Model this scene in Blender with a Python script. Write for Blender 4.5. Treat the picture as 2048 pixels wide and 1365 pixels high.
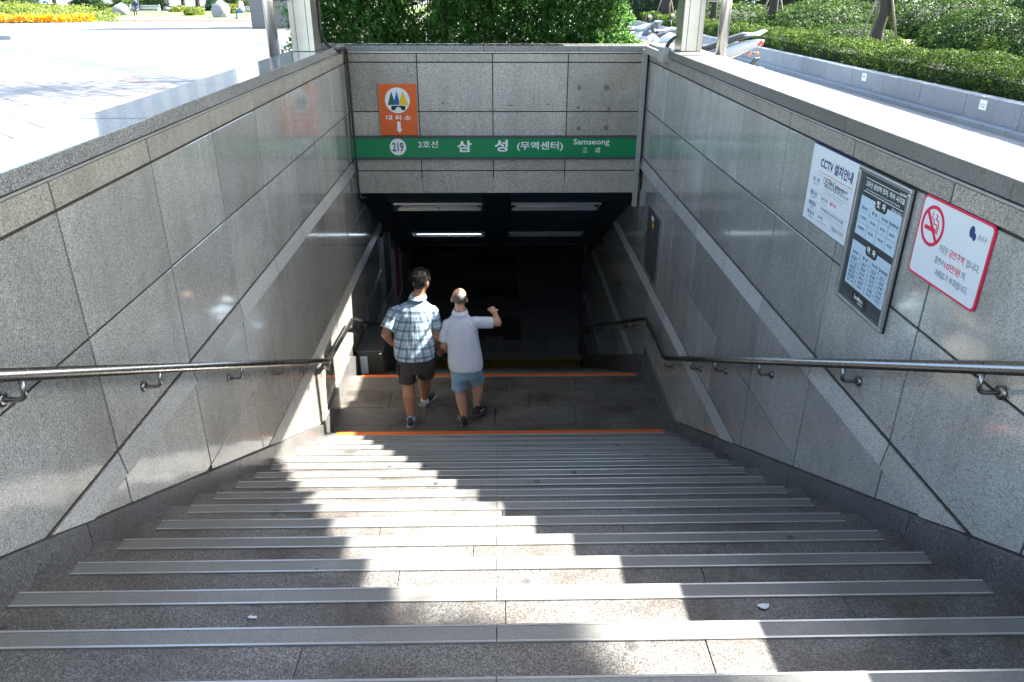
import bpy, math, random
import numpy as np
from mathutils import Vector, Matrix, Quaternion, noise
random.seed(7); RNG = np.random.default_rng(7)
for o in list(bpy.data.objects): bpy.data.objects.remove(o)
SC = bpy.context.scene; COL = SC.collection
R = math.radians
S = 1.11            # working units -> metres (applied to everything at the very end)
LIFT = 1.61         # metres: puts the plaza pavement near z = 0
# ------------------------------------------------------------------ camera
F_PX, PITCH, YAW, ROLL = 1504.8, 0.4404, 0.0219, 0.0027
cp, sp, cy, sy, cr, sr_ = math.cos(PITCH), math.sin(PITCH), math.cos(YAW), math.sin(YAW), math.cos(ROLL), math.sin(ROLL)
FW = Vector((sy*cp, cy*cp, -sp)); RT0 = Vector((cy, -sy, 0)); UP0 = RT0.cross(FW)
RT = RT0*cr + UP0*sr_; UP = -RT0*sr_ + UP0*cr
cam = bpy.data.cameras.new('camera'); camo = bpy.data.objects.new('camera', cam); COL.objects.link(camo)
cam.sensor_width = 36; cam.lens = 36*F_PX/2048; cam.clip_start = .05; cam.clip_end = 3000
camo.rotation_mode = 'QUATERNION'
camo.rotation_quaternion = Matrix((RT, UP, -FW)).transposed().to_quaternion()
camo.location = (0, 0, 0)
SC.camera = camo
# ------------------------------------------------------------------ sky, sun, exposure
SUN = Vector((.93, .298, 1)).normalized()
el = math.asin(SUN.z); az = math.atan2(SUN.x, SUN.y)
W = bpy.data.worlds.new('World'); SC.world = W; W.use_nodes = True
nt = W.node_tree; bg = nt.nodes['Background']
sky = nt.nodes.new('ShaderNodeTexSky'); sky.sky_type = 'NISHITA'; sky.sun_disc = False
sky.sun_elevation = el; sky.sun_rotation = az; sky.air_density = 1.2; sky.dust_density = 2.0
nt.links.new(sky.outputs[0], bg.inputs[0]); bg.inputs[1].default_value = .14
sl = bpy.data.lights.new('sun', 'SUN'); sl.energy = 5.0; sl.angle = R(.55); sl.color = (1, .955, .88)
so = bpy.data.objects.new('sun', sl); COL.objects.link(so); so.location = (20, 5, 30)
so.rotation_mode = 'QUATERNION'; so.rotation_quaternion = SUN.to_track_quat('Z', 'Y')
SC.view_settings.view_transform = 'Standard'; SC.view_settings.look = 'None'
SC.view_settings.exposure = 2.82; SC.view_settings.gamma = 1; SC.view_settings.use_curve_mapping = False
SC.render.engine = 'CYCLES'; SC.cycles.max_bounces = 12; SC.cycles.diffuse_bounces = 8; SC.cycles.transparent_max_bounces = 8

# ------------------------------------------------------------------ materials
class NT:
    def __init__(s, name):
        s.m = bpy.data.materials.new(name); s.m.use_nodes = True; s.t = s.m.node_tree
        s.b = s.t.nodes['Principled BSDF']
    def n(s, ty, **k):
        x = s.t.nodes.new(ty)
        for a, v in k.items():
            if a == 'i':
                for kk, vv in v.items(): x.inputs[kk].default_value = vv
            else: setattr(x, a, v)
        return x
    def l(s, a, b): s.t.links.new(a, b)
    def pos(s): return s.n('ShaderNodeNewGeometry').outputs['Position']
    def noise(s, scale, det=3, rough=.55, vec=None, stretch=None):
        x = s.n('ShaderNodeTexNoise', i={'Scale': scale, 'Detail': det, 'Roughness': rough})
        v = vec or s.pos()
        if stretch:
            mp = s.n('ShaderNodeMapping'); mp.inputs['Scale'].default_value = stretch; s.l(v, mp.inputs['Vector']); v = mp.outputs[0]
        s.l(v, x.inputs['Vector']); return x.outputs['Fac']
    def vor(s, scale, vec=None, feature='F1'):
        x = s.n('ShaderNodeTexVoronoi', i={'Scale': scale}); x.feature = feature
        s.l(vec or s.pos(), x.inputs['Vector']); return x
    def ramp(s, fac, stops, interp='LINEAR'):
        x = s.n('ShaderNodeValToRGB'); cr = x.color_ramp; cr.interpolation = interp
        while len(cr.elements) < len(stops): cr.elements.new(.5)
        for e, (p, c) in zip(cr.elements, stops):
            e.position = p; e.color = tuple(c)+(1,) if len(c) == 3 else c
        s.l(fac, x.inputs[0]); return x.outputs[0]
    def mix(s, fac, a, b, mode='MIX'):
        x = s.n('ShaderNodeMix', data_type='RGBA', blend_type=mode)
        for v, i in ((fac, 0), (a, 6), (b, 7)):
            if isinstance(v, (int, float)): x.inputs[i].default_value = v
            elif isinstance(v, tuple): x.inputs[i].default_value = v+(1,)
            else: s.l(v, x.inputs[i])
        return x.outputs[2]
    def math(s, op, a, b=None, c=None, clamp=False):
        x = s.n('ShaderNodeMath', operation=op, use_clamp=clamp)
        for i, v in enumerate((a, b, c)):
            if v is None: continue
            if isinstance(v, (int, float)): x.inputs[i].default_value = v
            else: s.l(v, x.inputs[i])
        return x.outputs[0]
    def bump(s, h, strength=.3, dist=.002):
        x = s.n('ShaderNodeBump', i={'Strength': strength, 'Distance': dist}); s.l(h, x.inputs['Height'])
        s.l(x.outputs[0], s.b.inputs['Normal'])
def g(v, t=(1, 1, 1)): return (v*t[0], v*t[1], v*t[2])
def granite(name, dark, mid, light, scale=210, rough=.14, stain=.0, stain_col=(.10, .075, .05), bump=0, coat=0, var=.12, tone=None, stainscale=1.5, spots=0, streak=0, coatr=.04):
    M = NT(name)
    v = M.vor(scale); sep = M.n('ShaderNodeSeparateColor'); M.l(v.outputs['Color'], sep.inputs[0])
    c = M.ramp(sep.outputs[0], [(0, dark), (.22, dark), (.42, mid), (.72, mid), (.9, light), (1, light)])
    n2 = M.noise(scale*.33, 2)
    c = M.mix(M.math('MULTIPLY', M.math('SUBTRACT', n2, .4, clamp=True), 1.2), c, mid)
    # slab to slab tone
    oi = M.n('ShaderNodeObjectInfo').outputs['Random']
    k = M.math('MULTIPLY_ADD', oi, var*2, 1-var)
    hsv = M.n('ShaderNodeHueSaturation'); M.l(c, hsv.inputs['Color']); M.l(k, hsv.inputs['Value']); c = hsv.outputs[0]
    cl = M.noise(.9, 4, .6); c = M.mix(M.ramp(cl, [(.35, (0,)*3), (.75, (.25,)*3)]), c, g(.6, mid), 'MULTIPLY')
    if stain:
        s1 = M.noise(stainscale, 5, .65); s2 = M.noise(9, 4, .7, stretch=(1, 1, .25))
        f = M.math('MULTIPLY', M.ramp(s1, [(.42, (0,)*3), (.68, (1,)*3)]), M.ramp(s2, [(.3, (.2,)*3), (.7, (1,)*3)]))
        c = M.mix(M.math('MULTIPLY', f, stain), c, stain_col)
    if streak:
        w0 = M.noise(6.5, 5, .7, stretch=(1, 1, .12)); c = M.mix(M.math('MULTIPLY', M.ramp(w0, [(.46, (0,)*3), (.72, (1,)*3)]), streak), c, g(.45, mid))
        w3 = M.noise(.55, 2, .5); c = M.mix(M.math('MULTIPLY', M.ramp(w3, [(.4, (0,)*3), (.65, (1,)*3)]), streak*.5), c, g(.7, mid))
    if spots:
        b0 = M.noise(1.7, 4, .6, stretch=(1, 1.6, 1)); b1 = M.noise(30, 3, .7)
        c = M.mix(M.math('MULTIPLY', M.ramp(b0, [(.50, (0,)*3), (.66, (1,)*3)]), M.math('MULTIPLY', b1, 1.25)), c, g(.62, stain_col) if stain > .6 else g(.7, mid))
        v2 = M.vor(7.5); s2 = M.n('ShaderNodeSeparateColor'); M.l(v2.outputs['Color'], s2.inputs[0])
        rad = M.math('MULTIPLY', M.math('SUBTRACT', s2.outputs[0], .45, clamp=True), .36)
        wob = M.math('MULTIPLY_ADD', M.noise(45, 3), .05, -.025)
        f = M.math('GREATER_THAN', M.math('SUBTRACT', rad, M.math('ADD', v2.outputs['Distance'], wob)), .0)
        c = M.mix(M.math('MULTIPLY', f, spots), c, (.03, .03, .03))
        w1 = M.noise(60, 2, stretch=(1, 6, 1)); c = M.mix(M.ramp(w1, [(.55, (0,)*3), (.8, (.35,)*3)]), c, light)
    M.l(c, M.b.inputs['Base Color'])
    rn = M.noise(3.0, 4, .6)
    M.l(M.math('MULTIPLY_ADD', rn, rough*.7, rough*.65), M.b.inputs['Roughness'])
    if coat: M.b.inputs['Coat Weight'].default_value = coat; M.b.inputs['Coat Roughness'].default_value = coatr
    if bump: M.bump(sep.outputs[1], bump, .003)
    return M.m
def plain(name, col, rough=.5, metal=0, nz=.15, nscale=6, bump=0, bscale=60, stretch=None, spec=None, coat=0):
    M = NT(name)
    n = M.noise(nscale, 4, .6, stretch=stretch)
    c = M.mix(n, tuple(x*(1-nz) for x in col), tuple(min(1, x*(1+nz)) for x in col))
    M.l(c, M.b.inputs['Base Color']); M.b.inputs['Metallic'].default_value = metal
    M.l(M.math('MULTIPLY_ADD', M.noise(nscale*2.3, 3), rough*.3, rough*.85), M.b.inputs['Roughness'])
    if spec is not None: M.b.inputs['Specular IOR Level'].default_value = spec
    if coat: M.b.inputs['Coat Weight'].default_value = coat
    if bump: M.bump(M.noise(bscale, 4, stretch=stretch), bump, .004)
    return M.m
def leafmat(name, cols, trans=.35, rough=.45):
    M = NT(name)
    a = M.n('ShaderNodeAttribute', attribute_name='rnd')
    c = M.ramp(a.outputs['Fac'], [(i/(len(cols)-1), x) for i, x in enumerate(cols)])
    cl = M.noise(1.3, 3); c = M.mix(M.math('MULTIPLY', cl, .5), c, cols[0])
    M.l(c, M.b.inputs['Base Color']); M.b.inputs['Roughness'].default_value = rough+.12; M.b.inputs['Specular IOR Level'].default_value = .14
    tr = M.n('ShaderNodeBsdfTranslucent'); hs = M.n('ShaderNodeHueSaturation', i={'Value': 1.5, 'Saturation': 1.1, 'Hue': .485})
    M.l(c, hs.inputs['Color']); M.l(hs.outputs[0], tr.inputs[0])
    mx = M.n('ShaderNodeMixShader', i={0: trans}); M.l(M.b.outputs[0], mx.inputs[1]); M.l(tr.outputs[0], mx.inputs[2])
    M.l(mx.outputs[0], M.t.nodes['Material Output'].inputs['Surface'])
    return M.m

M = {}
M['wall'] = granite('polished_granite', (.215, .212, .19), (.43, .422, .382), (.58, .57, .525), 230, .12, .65, (.15, .13, .10), coat=.7, stainscale=1.1, var=.20, streak=.38, coatr=.07)
M['wall_rough'] = granite('flamed_granite', (.13, .12, .10), (.34, .315, .27), (.50, .48, .43), 200, .55, .5, (.12, .09, .06), bump=.25, streak=.55)
M['band'] = granite('honed_granite_band', (.23, .228, .21), (.44, .435, .405), (.57, .565, .53), 220, .35, .2)
M['lintel'] = granite('flamed_granite_lintel', (.20, .175, .145), (.48, .44, .375), (.66, .62, .55), 190, .6, .35, (.15, .12, .09), bump=.2, streak=.3)
M['coping'] = granite('polished_coping_granite', (.10, .10, .10), (.26, .265, .265), (.42, .42, .42), 220, .07, .25, (.16, .15, .14), coat=0)
M['coping'].node_tree.nodes['Principled BSDF'].inputs['Specular IOR Level'].default_value = .32
M['coping_sun'] = granite('worn_coping_granite', (.10, .098, .09), (.155, .15, .14), (.215, .21, .2), 220, .35, .15, (.25, .23, .2))  # right-hand copy of the coping stone, colour darkened to offset the direct sun
M['darkpatch'] = plain('old_adhesive', (.17, .165, .135), .9)
M['mortar'] = plain('dark_mortar', (.042, .031, .022), .9)
M['tread'] = granite('worn_step_granite', (.055, .054, .050), (.155, .152, .144), (.30, .295, .28), 280, .42, .8, (.060, .040, .025), bump=.5, stainscale=1.9, spots=.6)
M['strip'] = granite('nosing_stone', (.14, .14, .132), (.19, .19, .18), (.23, .23, .22), 420, .45, .4, (.10, .085, .065), stainscale=3, spots=.75)
M['skirt'] = granite('skirting_granite', (.045, .045, .045), (.125, .125, .122), (.22, .22, .215), 210, .3, .5, (.05, .04, .032))
M['landing'] = granite('landing_granite', (.05, .045, .038), (.15, .137, .12), (.27, .255, .23), 260, .5, .9, (.05, .034, .02), bump=.4, stainscale=2.0, spots=.5)
M['concrete'] = plain('concrete', (.12, .115, .105), .85, bump=.2)
M['steel'] = plain('brushed_stainless', (.60, .59, .56), .26, 1, .08, 30, bump=.06, bscale=400, stretch=(1, 1, .03))
M['steel_rail'] = plain('handrail_stainless', (.26, .25, .235), .28, 1, .1, 40)
M['steel_col'] = plain('column_stainless_cladding', (.52, .50, .46), .33, .9, .1, 12, bump=.05, bscale=300, stretch=(.05, .05, 1))
M['alu'] = plain('aluminium_trim', (.56, .56, .55), .36, .75)
M['alu_frame'] = plain('satin_aluminium_frame', (.50, .51, .52), .35, .9)
M['black'] = plain('black_rubber', (.016, .016, .017), .6)
M['darkgrey'] = plain('dark_grey_paint', (.055, .06, .065), .45)
M['cable'] = plain('dark_cable', (.035, .03, .027), .6)
M['trunking'] = plain('grey_painted_trunking', (.34, .335, .31), .5)
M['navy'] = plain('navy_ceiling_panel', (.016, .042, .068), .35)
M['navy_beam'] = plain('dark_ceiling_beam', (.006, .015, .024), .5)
M['lampmetal'] = plain('lamp_reflector', (.55, .55, .52), .3, .5)
M['tube'] = plain('unlit_lamp_tube', (.75, .76, .78), .25)
M['orange'] = plain('orange_nosing_tape', (.72, .135, .02), .5, nz=.25, nscale=14)
M['sign_orange'] = plain('orange_sign_face', (.70, .115, .015), .45, nz=.06)
M['green'] = plain('green_sign_face', (.0, .215, .075), .32, nz=.06, nscale=2)
M['white'] = plain('white_print', (.78, .79, .78), .5, nz=.03)
M['signwhite'] = plain('white_sign_face', (.62, .645, .66), .4, nz=.04)
M['blueprint'] = plain('navy_print', (.015, .035, .15), .5)
M['grayprint'] = plain('grey_print', (.13, .145, .17), .5)
M['redprint'] = plain('red_print', (.60, .01, .06), .5)
M['ttdark'] = plain('charcoal_poster', (.035, .045, .05), .4)
M['ttpale'] = plain('pale_blue_table_print', (.42, .53, .60), .45, nz=.05)
M['gyellow'] = plain('yellow_print', (.80, .50, .01), .5)
M['ggreen'] = plain('dark_green_print', (.005, .12, .06), .5)
M['gblue'] = plain('blue_print', (.01, .10, .38), .5)
M['blackprint'] = plain('black_print', (.015, .015, .015), .5)
M['door'] = plain('dark_metal_door', (.085, .08, .072), .4, .3)
M['tactile'] = plain('yellow_tactile_paving', (.42, .24, .03), .6)
M['hall'] = granite('hall_floor_granite', (.34, .34, .33), (.50, .495, .48), (.6, .59, .58), 160, .3, .2)
M['halldark'] = granite('hall_floor_dark_granite', (.11, .115, .12), (.18, .185, .19), (.24, .24, .24), 160, .3, 0)
M['hallwall'] = plain('hall_wall', (.45, .45, .43), .5)
M['pave'] = granite('plaza_paving', (.095, .092, .088), (.135, .131, .124), (.17, .165, .158), 120, .7, 0, var=.06)
M['pave_pink'] = granite('plaza_paving_pink', (.085, .068, .062), (.112, .090, .083), (.14, .115, .107), 120, .7, 0, var=.08)
M['pave_dark'] = granite('plaza_paving_grey', (.05, .055, .061), (.070, .077, .085), (.10, .107, .112), 120, .6, 0, var=.08)
M['walk'] = granite('sidewalk_stone', (.10, .10, .10), (.145, .145, .14), (.19, .19, .185), 130, .7, .15, (.3, .3, .3))
M['kerb'] = granite('kerb_granite', (.12, .135, .15), (.19, .21, .225), (.26, .285, .3), 150, .6, .2, (.2, .21, .22))
M['planter'] = granite('planter_granite', (.12, .135, .15), (.20, .22, .24), (.28, .3, .325), 150, .5, .25, (.16, .17, .19))
M['soil'] = plain('planter_soil', (.05, .037, .022), .95, bump=.5, nz=.4)
M['lawn'] = plain('lawn', (.10, .13, .035), .9, bump=.5, nz=.4, nscale=3)
M['asphalt'] = plain('asphalt', (.06, .06, .062), .85)
M['bark'] = plain('tree_bark', (.03, .024, .019), .9, nz=.4, nscale=14, bump=.8, bscale=40, stretch=(1, 1, .25))
M['wood'] = plain('stake_wood', (.15, .12, .09), .75, nz=.3, nscale=20, stretch=(1, 1, .1))
M['benchmetal'] = plain('bench_metal', (.35, .35, .34), .4, .6)
M['rock'] = plain('boulder_stone', (.17, .175, .175), .85, nz=.7, nscale=4, bump=1, bscale=12)
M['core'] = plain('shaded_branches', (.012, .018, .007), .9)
M['hedge'] = leafmat('hedge_leaves', [(.022, .065, .016), (.05, .14, .03), (.09, .21, .05), (.15, .28, .08)], .5)
M['clip'] = leafmat('clipped_hedge_leaves', [(.008, .022, .005), (.028, .06, .009), (.055, .11, .016), (.13, .19, .03)], .3)
M['shrub'] = leafmat('azalea_leaves', [(.008, .025, .006), (.025, .062, .014), (.05, .10, .022), (.11, .17, .035)], .3)
M['darkleaf'] = leafmat('evergreen_leaves', [(.006, .022, .010), (.016, .05, .02), (.03, .075, .028)], .25)
M['treeleaf'] = leafmat('tree_leaves', [(.02, .055, .012), (.05, .115, .022), (.08, .16, .035)], .4)
M['bedleaf'] = leafmat('flower_bed_leaves', [(.05, .085, .015), (.13, .17, .03), (.22, .25, .05)], .3)
M['flower'] = leafmat('orange_flowers', [(.70, .28, .01), (.80, .42, .03), (.80, .55, .10)], .3)
M['bikewhite'] = plain('white_bike_paint', (.62, .64, .66), .2, nz=.03, coat=.6)
M['bikeseat'] = plain('grey_vinyl_seat', (.075, .08, .085), .5)
M['chrome'] = plain('chrome', (.7, .7, .7), .12, 1)
M['signalorange'] = plain('orange_lens', (.85, .20, .01), .25)
M['taillight'] = plain('red_lens', (.55, .06, .03), .25)
M['carwhite'] = plain('white_car_paint', (.62, .64, .66), .2, nz=.02, coat=.6)
M['cartaxi'] = plain('orange_taxi_paint', (.75, .16, .02), .25, nz=.02, coat=.6)
M['glass'] = plain('car_glass', (.03, .045, .055), .08, nz=.02)
M['hair'] = plain('black_hair', (.012, .009, .008), .6, nz=.5, nscale=40, bump=.7, bscale=90, spec=.3)
M['greyhair'] = plain('short_grey_hair', (.15, .12, .10), .8, nz=.4, nscale=60, bump=.6, bscale=260)
M['eye'] = plain('eye', (.3, .3, .3), .2)
M['shorts1'] = plain('charcoal_cotton', (.055, .048, .045), .85, nz=.2, nscale=12, bump=.7, bscale=16)
M['shorts2'] = plain('light_blue_cotton', (.30, .49, .64), .85, nz=.08, nscale=12, bump=.7, bscale=16)
M['polo'] = plain('pale_polo_knit', (.64, .66, .74), .7, nz=.04, nscale=9, bump=.8, bscale=9, stretch=(1, 1, .55))
M['polotrim'] = plain('grey_piping', (.46, .48, .56), .7)
M['sock'] = plain('white_sock', (.66, .67, .70), .85)
M['shoeblack'] = plain('black_mesh_shoe', (.022, .024, .028), .6, nz=.3, nscale=40)
M['shoegrey'] = plain('grey_mesh_shoe', (.045, .055, .065), .6, nz=.3, nscale=40)
M['shoeblue'] = plain('blue_shoe_trim', (.02, .11, .34), .5)
M['solewhite'] = plain('white_sole', (.62, .62, .62), .5)
M['solegrey'] = plain('grey_sole', (.15, .15, .16), .5)
M['jeans'] = plain('blue_jeans', (.02, .09, .22), .8)
M['darkcloth'] = plain('dark_jacket', (.02, .03, .045), .8)
M['bldg'] = plain('pale_building', (.50, .48, .45), .6)
M['bldgwin'] = plain('building_window', (.30, .33, .36), .1)
M['roof'] = plain('canopy_roof_metal', (.45, .46, .47), .4, .3)
def skin(name, col):
    q = NT(name); n = q.noise(7, 3)
    q.l(q.mix(n, tuple(c*.85 for c in col), tuple(min(1, c*1.12) for c in col)), q.b.inputs['Base Color'])
    q.b.inputs['Roughness'].default_value = .45
    q.b.inputs['Subsurface Weight'].default_value = .12; q.b.inputs['Subsurface Radius'].default_value = (.02, .008, .004)
    q.b.inputs['Subsurface Scale'].default_value = .3
    q.bump(q.noise(60, 3), .15, .002); return q.m
M['skin1'] = skin('tanned_skin', (.43, .205, .115)); M['skin2'] = skin('light_tanned_skin', (.58, .31, .19))
def plaid():
    q = NT('blue_plaid_cotton'); uv = q.n('ShaderNodeUVMap', uv_map='cloth').outputs[0]
    sx = q.n('ShaderNodeSeparateXYZ'); q.l(uv, sx.inputs[0])
    def bands(o):
        t = q.math('FRACT', q.math('MULTIPLY', o, 1/.080))
        navy = q.ramp(t, [(0, (0,)*3), (.04, (.9,)*3), (.30, (.9,)*3), (.34, (0,)*3), (.40, (0,)*3), (1, (0,)*3)])
        aqua = q.ramp(t, [(0, (0,)*3), (.50, (0,)*3), (.53, (.8,)*3), (.64, (.8,)*3), (.67, (0,)*3), (1, (0,)*3)])
        thin = q.ramp(t, [(0, (0,)*3), (.40, (0,)*3), (.415, (.6,)*3), (.435, (.6,)*3), (.45, (0,)*3), (1, (0,)*3)])
        return navy, aqua, thin
    c = (.50, .59, .65)
    for o in (sx.outputs[0], sx.outputs[1]):
        n, a, t = bands(o)
        c = q.mix(q.math('MULTIPLY', n, .72), c, (.035, .085, .14)); c = q.mix(q.math('MULTIPLY', a, .6), c, (.06, .30, .43)); c = q.mix(q.math('MULTIPLY', t, .6), c, (.03, .07, .12))
    q.l(c, q.b.inputs['Base Color']); q.b.inputs['Roughness'].default_value = .8
    q.bump(q.noise(9, 3, stretch=(1.3, 1.3, .45)), .9, .012); return q.m
M['plaid'] = plaid()

q = NT('lit_lamp_tube'); q.b.inputs['Base Color'].default_value = (.8, .85, .9, 1); q.b.inputs['Emission Color'].default_value = (.72, .85, 1, 1); q.b.inputs['Emission Strength'].default_value = 1.1; M['littube'] = q.m
# ------------------------------------------------------------------ object helpers
def tag(o, label=None, cat=None, group=None, kind=None):
    if label: o['label'] = label
    if cat: o['category'] = cat
    if group: o['group'] = group
    if kind: o['kind'] = kind
    return o
def empty(name, loc, label=None, cat=None, group=None, rz=0, parent=None, kind=None):
    o = bpy.data.objects.new(name, None); COL.objects.link(o); o.location = loc; o.rotation_euler = (0, 0, rz)
    o.empty_display_size = .1
    if parent: o.parent = parent
    return tag(o, label, cat, group, kind)
def link(name, me, parent=None, loc=(0, 0, 0), **k):
    o = bpy.data.objects.new(name, me); COL.objects.link(o); o.location = loc
    if parent: o.parent = parent
    return tag(o, **k)
class MB:
    """collects shapes; build() makes ONE mesh"""
    def __init__(s): s.v = []; s.f = []; s.mi = []; s.cur = 0; s.sm = []; s.smooth = False
    def add(s, vs, fs):
        b = len(s.v); s.v += [tuple(p) for p in vs]; s.f += [tuple(b+i for i in f) for f in fs]
        s.mi += [s.cur]*len(fs); s.sm += [s.smooth]*len(fs); return s
    def box(s, x0, x1, y0, y1, z0, z1):
        v = [(x, y, z) for x in (x0, x1) for y in (y0, y1) for z in (z0, z1)]
        return s.add(v, [(0, 1, 3, 2), (4, 6, 7, 5), (0, 4, 5, 1), (2, 3, 7, 6), (0, 2, 6, 4), (1, 5, 7, 3)])
    def hexa(s, a):   # 8 corners, bottom 4 ccw then top 4
        return s.add(a, [(0, 3, 2, 1), (4, 5, 6, 7), (0, 1, 5, 4), (1, 2, 6, 5), (2, 3, 7, 6), (3, 0, 4, 7)])
    def bar(s, p, q, w, h=None):
        p, q = Vector(p), Vector(q); h = h or w; d = (q-p).normalized()
        u = d.cross(Vector((0, 0, 1)) if abs(d.z) < .95 else Vector((0, 1, 0))).normalized()*w/2; t = u.cross(d).normalized()*h/2
        return s.hexa([p-u-t, p+u-t, p+u+t, p-u+t, q-u-t, q+u-t, q+u+t, q-u+t])
    def tube(s, pts, r, n=10, cap=True):
        pts = [Vector(p) for p in pts]; rr = r if hasattr(r, '__len__') else [r]*len(pts)
        old = s.smooth; s.smooth = True; rings = []; prev = None
        for i, p in enumerate(pts):
            d = ((pts[min(i+1, len(pts)-1)]-p).normalized()+(p-pts[max(i-1, 0)]).normalized()).normalized()
            if prev is None:
                u = d.orthogonal().normalized()
            else:
                u = (prev-d*prev.dot(d)).normalized()
            prev = u; w = d.cross(u)
            rings.append([p+(u*math.cos(2*math.pi*k/n)+w*math.sin(2*math.pi*k/n))*rr[i] for k in range(n)])
        vs = [q for rg in rings for q in rg]
        fs = [(i*n+k, i*n+(k+1) % n, (i+1)*n+(k+1) % n, (i+1)*n+k) for i in range(len(pts)-1) for k in range(n)]
        if cap: fs += [tuple(range(n))[::-1], tuple((len(pts)-1)*n+k for k in range(n))]
        s.add(vs, fs); s.smooth = old; return s
    def loft(s, rings, cap=True, closed=False):
        n = len(rings[0]); vs = [q for rg in rings for q in rg]; m = len(rings)
        fs = [(i*n+k, i*n+(k+1) % n, ((i+1) % m)*n+(k+1) % n, ((i+1) % m)*n+k) for i in range(m if closed else m-1) for k in range(n)]
        if cap and not closed: fs += [tuple(range(n))[::-1], tuple((m-1)*n+k for k in range(n))]
        return s.add(vs, fs)
    def ell(s, c, r, nu=12, nv=8, rot=None):
        old = s.smooth; s.smooth = True; c = Vector(c)
        if not hasattr(r, '__len__'): r = (r,)*3
        vs = []
        for j in range(1, nv):
            t = math.pi*j/nv
            for i in range(nu):
                a = 2*math.pi*i/nu; p = Vector((r[0]*math.sin(t)*math.cos(a), r[1]*math.sin(t)*math.sin(a), r[2]*math.cos(t)))
                vs.append(c+(rot @ p if rot else p))
        T = Vector((0, 0, r[2])); vs += [c+(rot @ T if rot else T), c-(rot @ T if rot else T)]
        fs = [((j)*nu+i, (j+1)*nu+i, (j+1)*nu+(i+1) % nu, j*nu+(i+1) % nu) for j in range(nv-2) for i in range(nu)]
        a, b = len(vs)-2, len(vs)-1
        fs += [(a, i, (i+1) % nu) for i in range(nu)]+[(b, (nv-2)*nu+(i+1) % nu, (nv-2)*nu+i) for i in range(nu)]
        s.add(vs, fs); s.smooth = old; return s
    def cap_(s, p, q, r0, r1, n=12):
        """tapered capsule"""
        p, q = Vector(p), Vector(q); s.ell(p, r0, n, 8); s.ell(q, r1, n, 8); s.tube([p, q], [r0, r1], n); return s
    def cyl(s, p, q, r, n=16): 
        return s.tube([p, q], r, n)
    def prism(s, poly, fn, d0, d1):
        """poly: 2D list; fn(u,v,d)->3D"""
        n = len(poly); vs = [fn(u, v, d0) for u, v in poly]+[fn(u, v, d1) for u, v in poly]
        return s.add(vs, [tuple(range(n))[::-1], tuple(range(n, 2*n))]+[(i, (i+1) % n, n+(i+1) % n, n+i) for i in range(n)])
    def mesh(s, name, mats):
        me = bpy.data.meshes.new(name); me.from_pydata(s.v, [], s.f)
        for m in (mats if isinstance(mats, (list, tuple)) else [mats]): me.materials.append(M[m] if isinstance(m, str) else m)
        me.polygons.foreach_set('material_index', s.mi); me.polygons.foreach_set('use_smooth', s.sm)
        import bmesh
        bm = bmesh.new(); bm.from_mesh(me); bmesh.ops.recalc_face_normals(bm, faces=bm.faces); bm.to_mesh(me); bm.free()
        return me
    def build(s, name, mats, parent=None, bevel=0, loc=(0, 0, 0), **k):
        if name in ('table_print', 'small_print', 'vent_louvres', 'table_rules', 'rule_line', 'smoke_lines', 'laces', 'hedge_stems', 'stems', 'emblem', 'red_print', 'side_mark', 'hedge_core'): k.setdefault('kind', 'stuff')
        o = link(name, s.mesh(name, mats), parent, loc, **k)
        if bevel:
            m = o.modifiers.new('bevel', 'BEVEL'); m.width = bevel; m.segments = 1 if bevel < .004 else 2; m.limit_method = 'ANGLE'; m.angle_limit = R(40)
        return o
def copy_tree(o, parent=None):
    c = o.copy(); COL.objects.link(c); c.parent = parent
    for ch in list(o.children): copy_tree(ch, c)
    return c
def clip(poly, a, b, c):
    """keep a*u+b*v<=c"""
    out = []
    for i in range(len(poly)):
        p, q = poly[i], poly[(i+1) % len(poly)]; dp = a*p[0]+b*p[1]-c; dq = a*q[0]+b*q[1]-c
        if dp <= 0: out.append(p)
        if (dp < 0 < dq) or (dq < 0 < dp):
            t = dp/(dp-dq); out.append((p[0]+(q[0]-p[0])*t, p[1]+(q[1]-p[1])*t))
    return out
def area(p): return abs(sum(p[i][0]*p[(i+1) % len(p)][1]-p[(i+1) % len(p)][0]*p[i][1] for i in range(len(p))))/2 if len(p) > 2 else 0
def fast_mesh(name, V, Fq, mat, rnd=None):
    me = bpy.data.meshes.new(name); n = len(V); m = len(Fq); k = Fq.shape[1]
    me.vertices.add(n); me.vertices.foreach_set('co', V.astype(np.float32).ravel())
    me.loops.add(m*k); me.loops.foreach_set('vertex_index', Fq.astype(np.int32).ravel())
    me.polygons.add(m); me.polygons.foreach_set('loop_start', np.arange(0, m*k, k, dtype=np.int32))
    me.polygons.foreach_set('loop_total', np.full(m, k, dtype=np.int32))
    if rnd is not None:
        a = me.attributes.new('rnd', 'FLOAT', 'POINT'); a.data.foreach_set('value', rnd.astype(np.float32))
    me.materials.append(M[mat]); me.update(); me.validate(); return me
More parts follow.
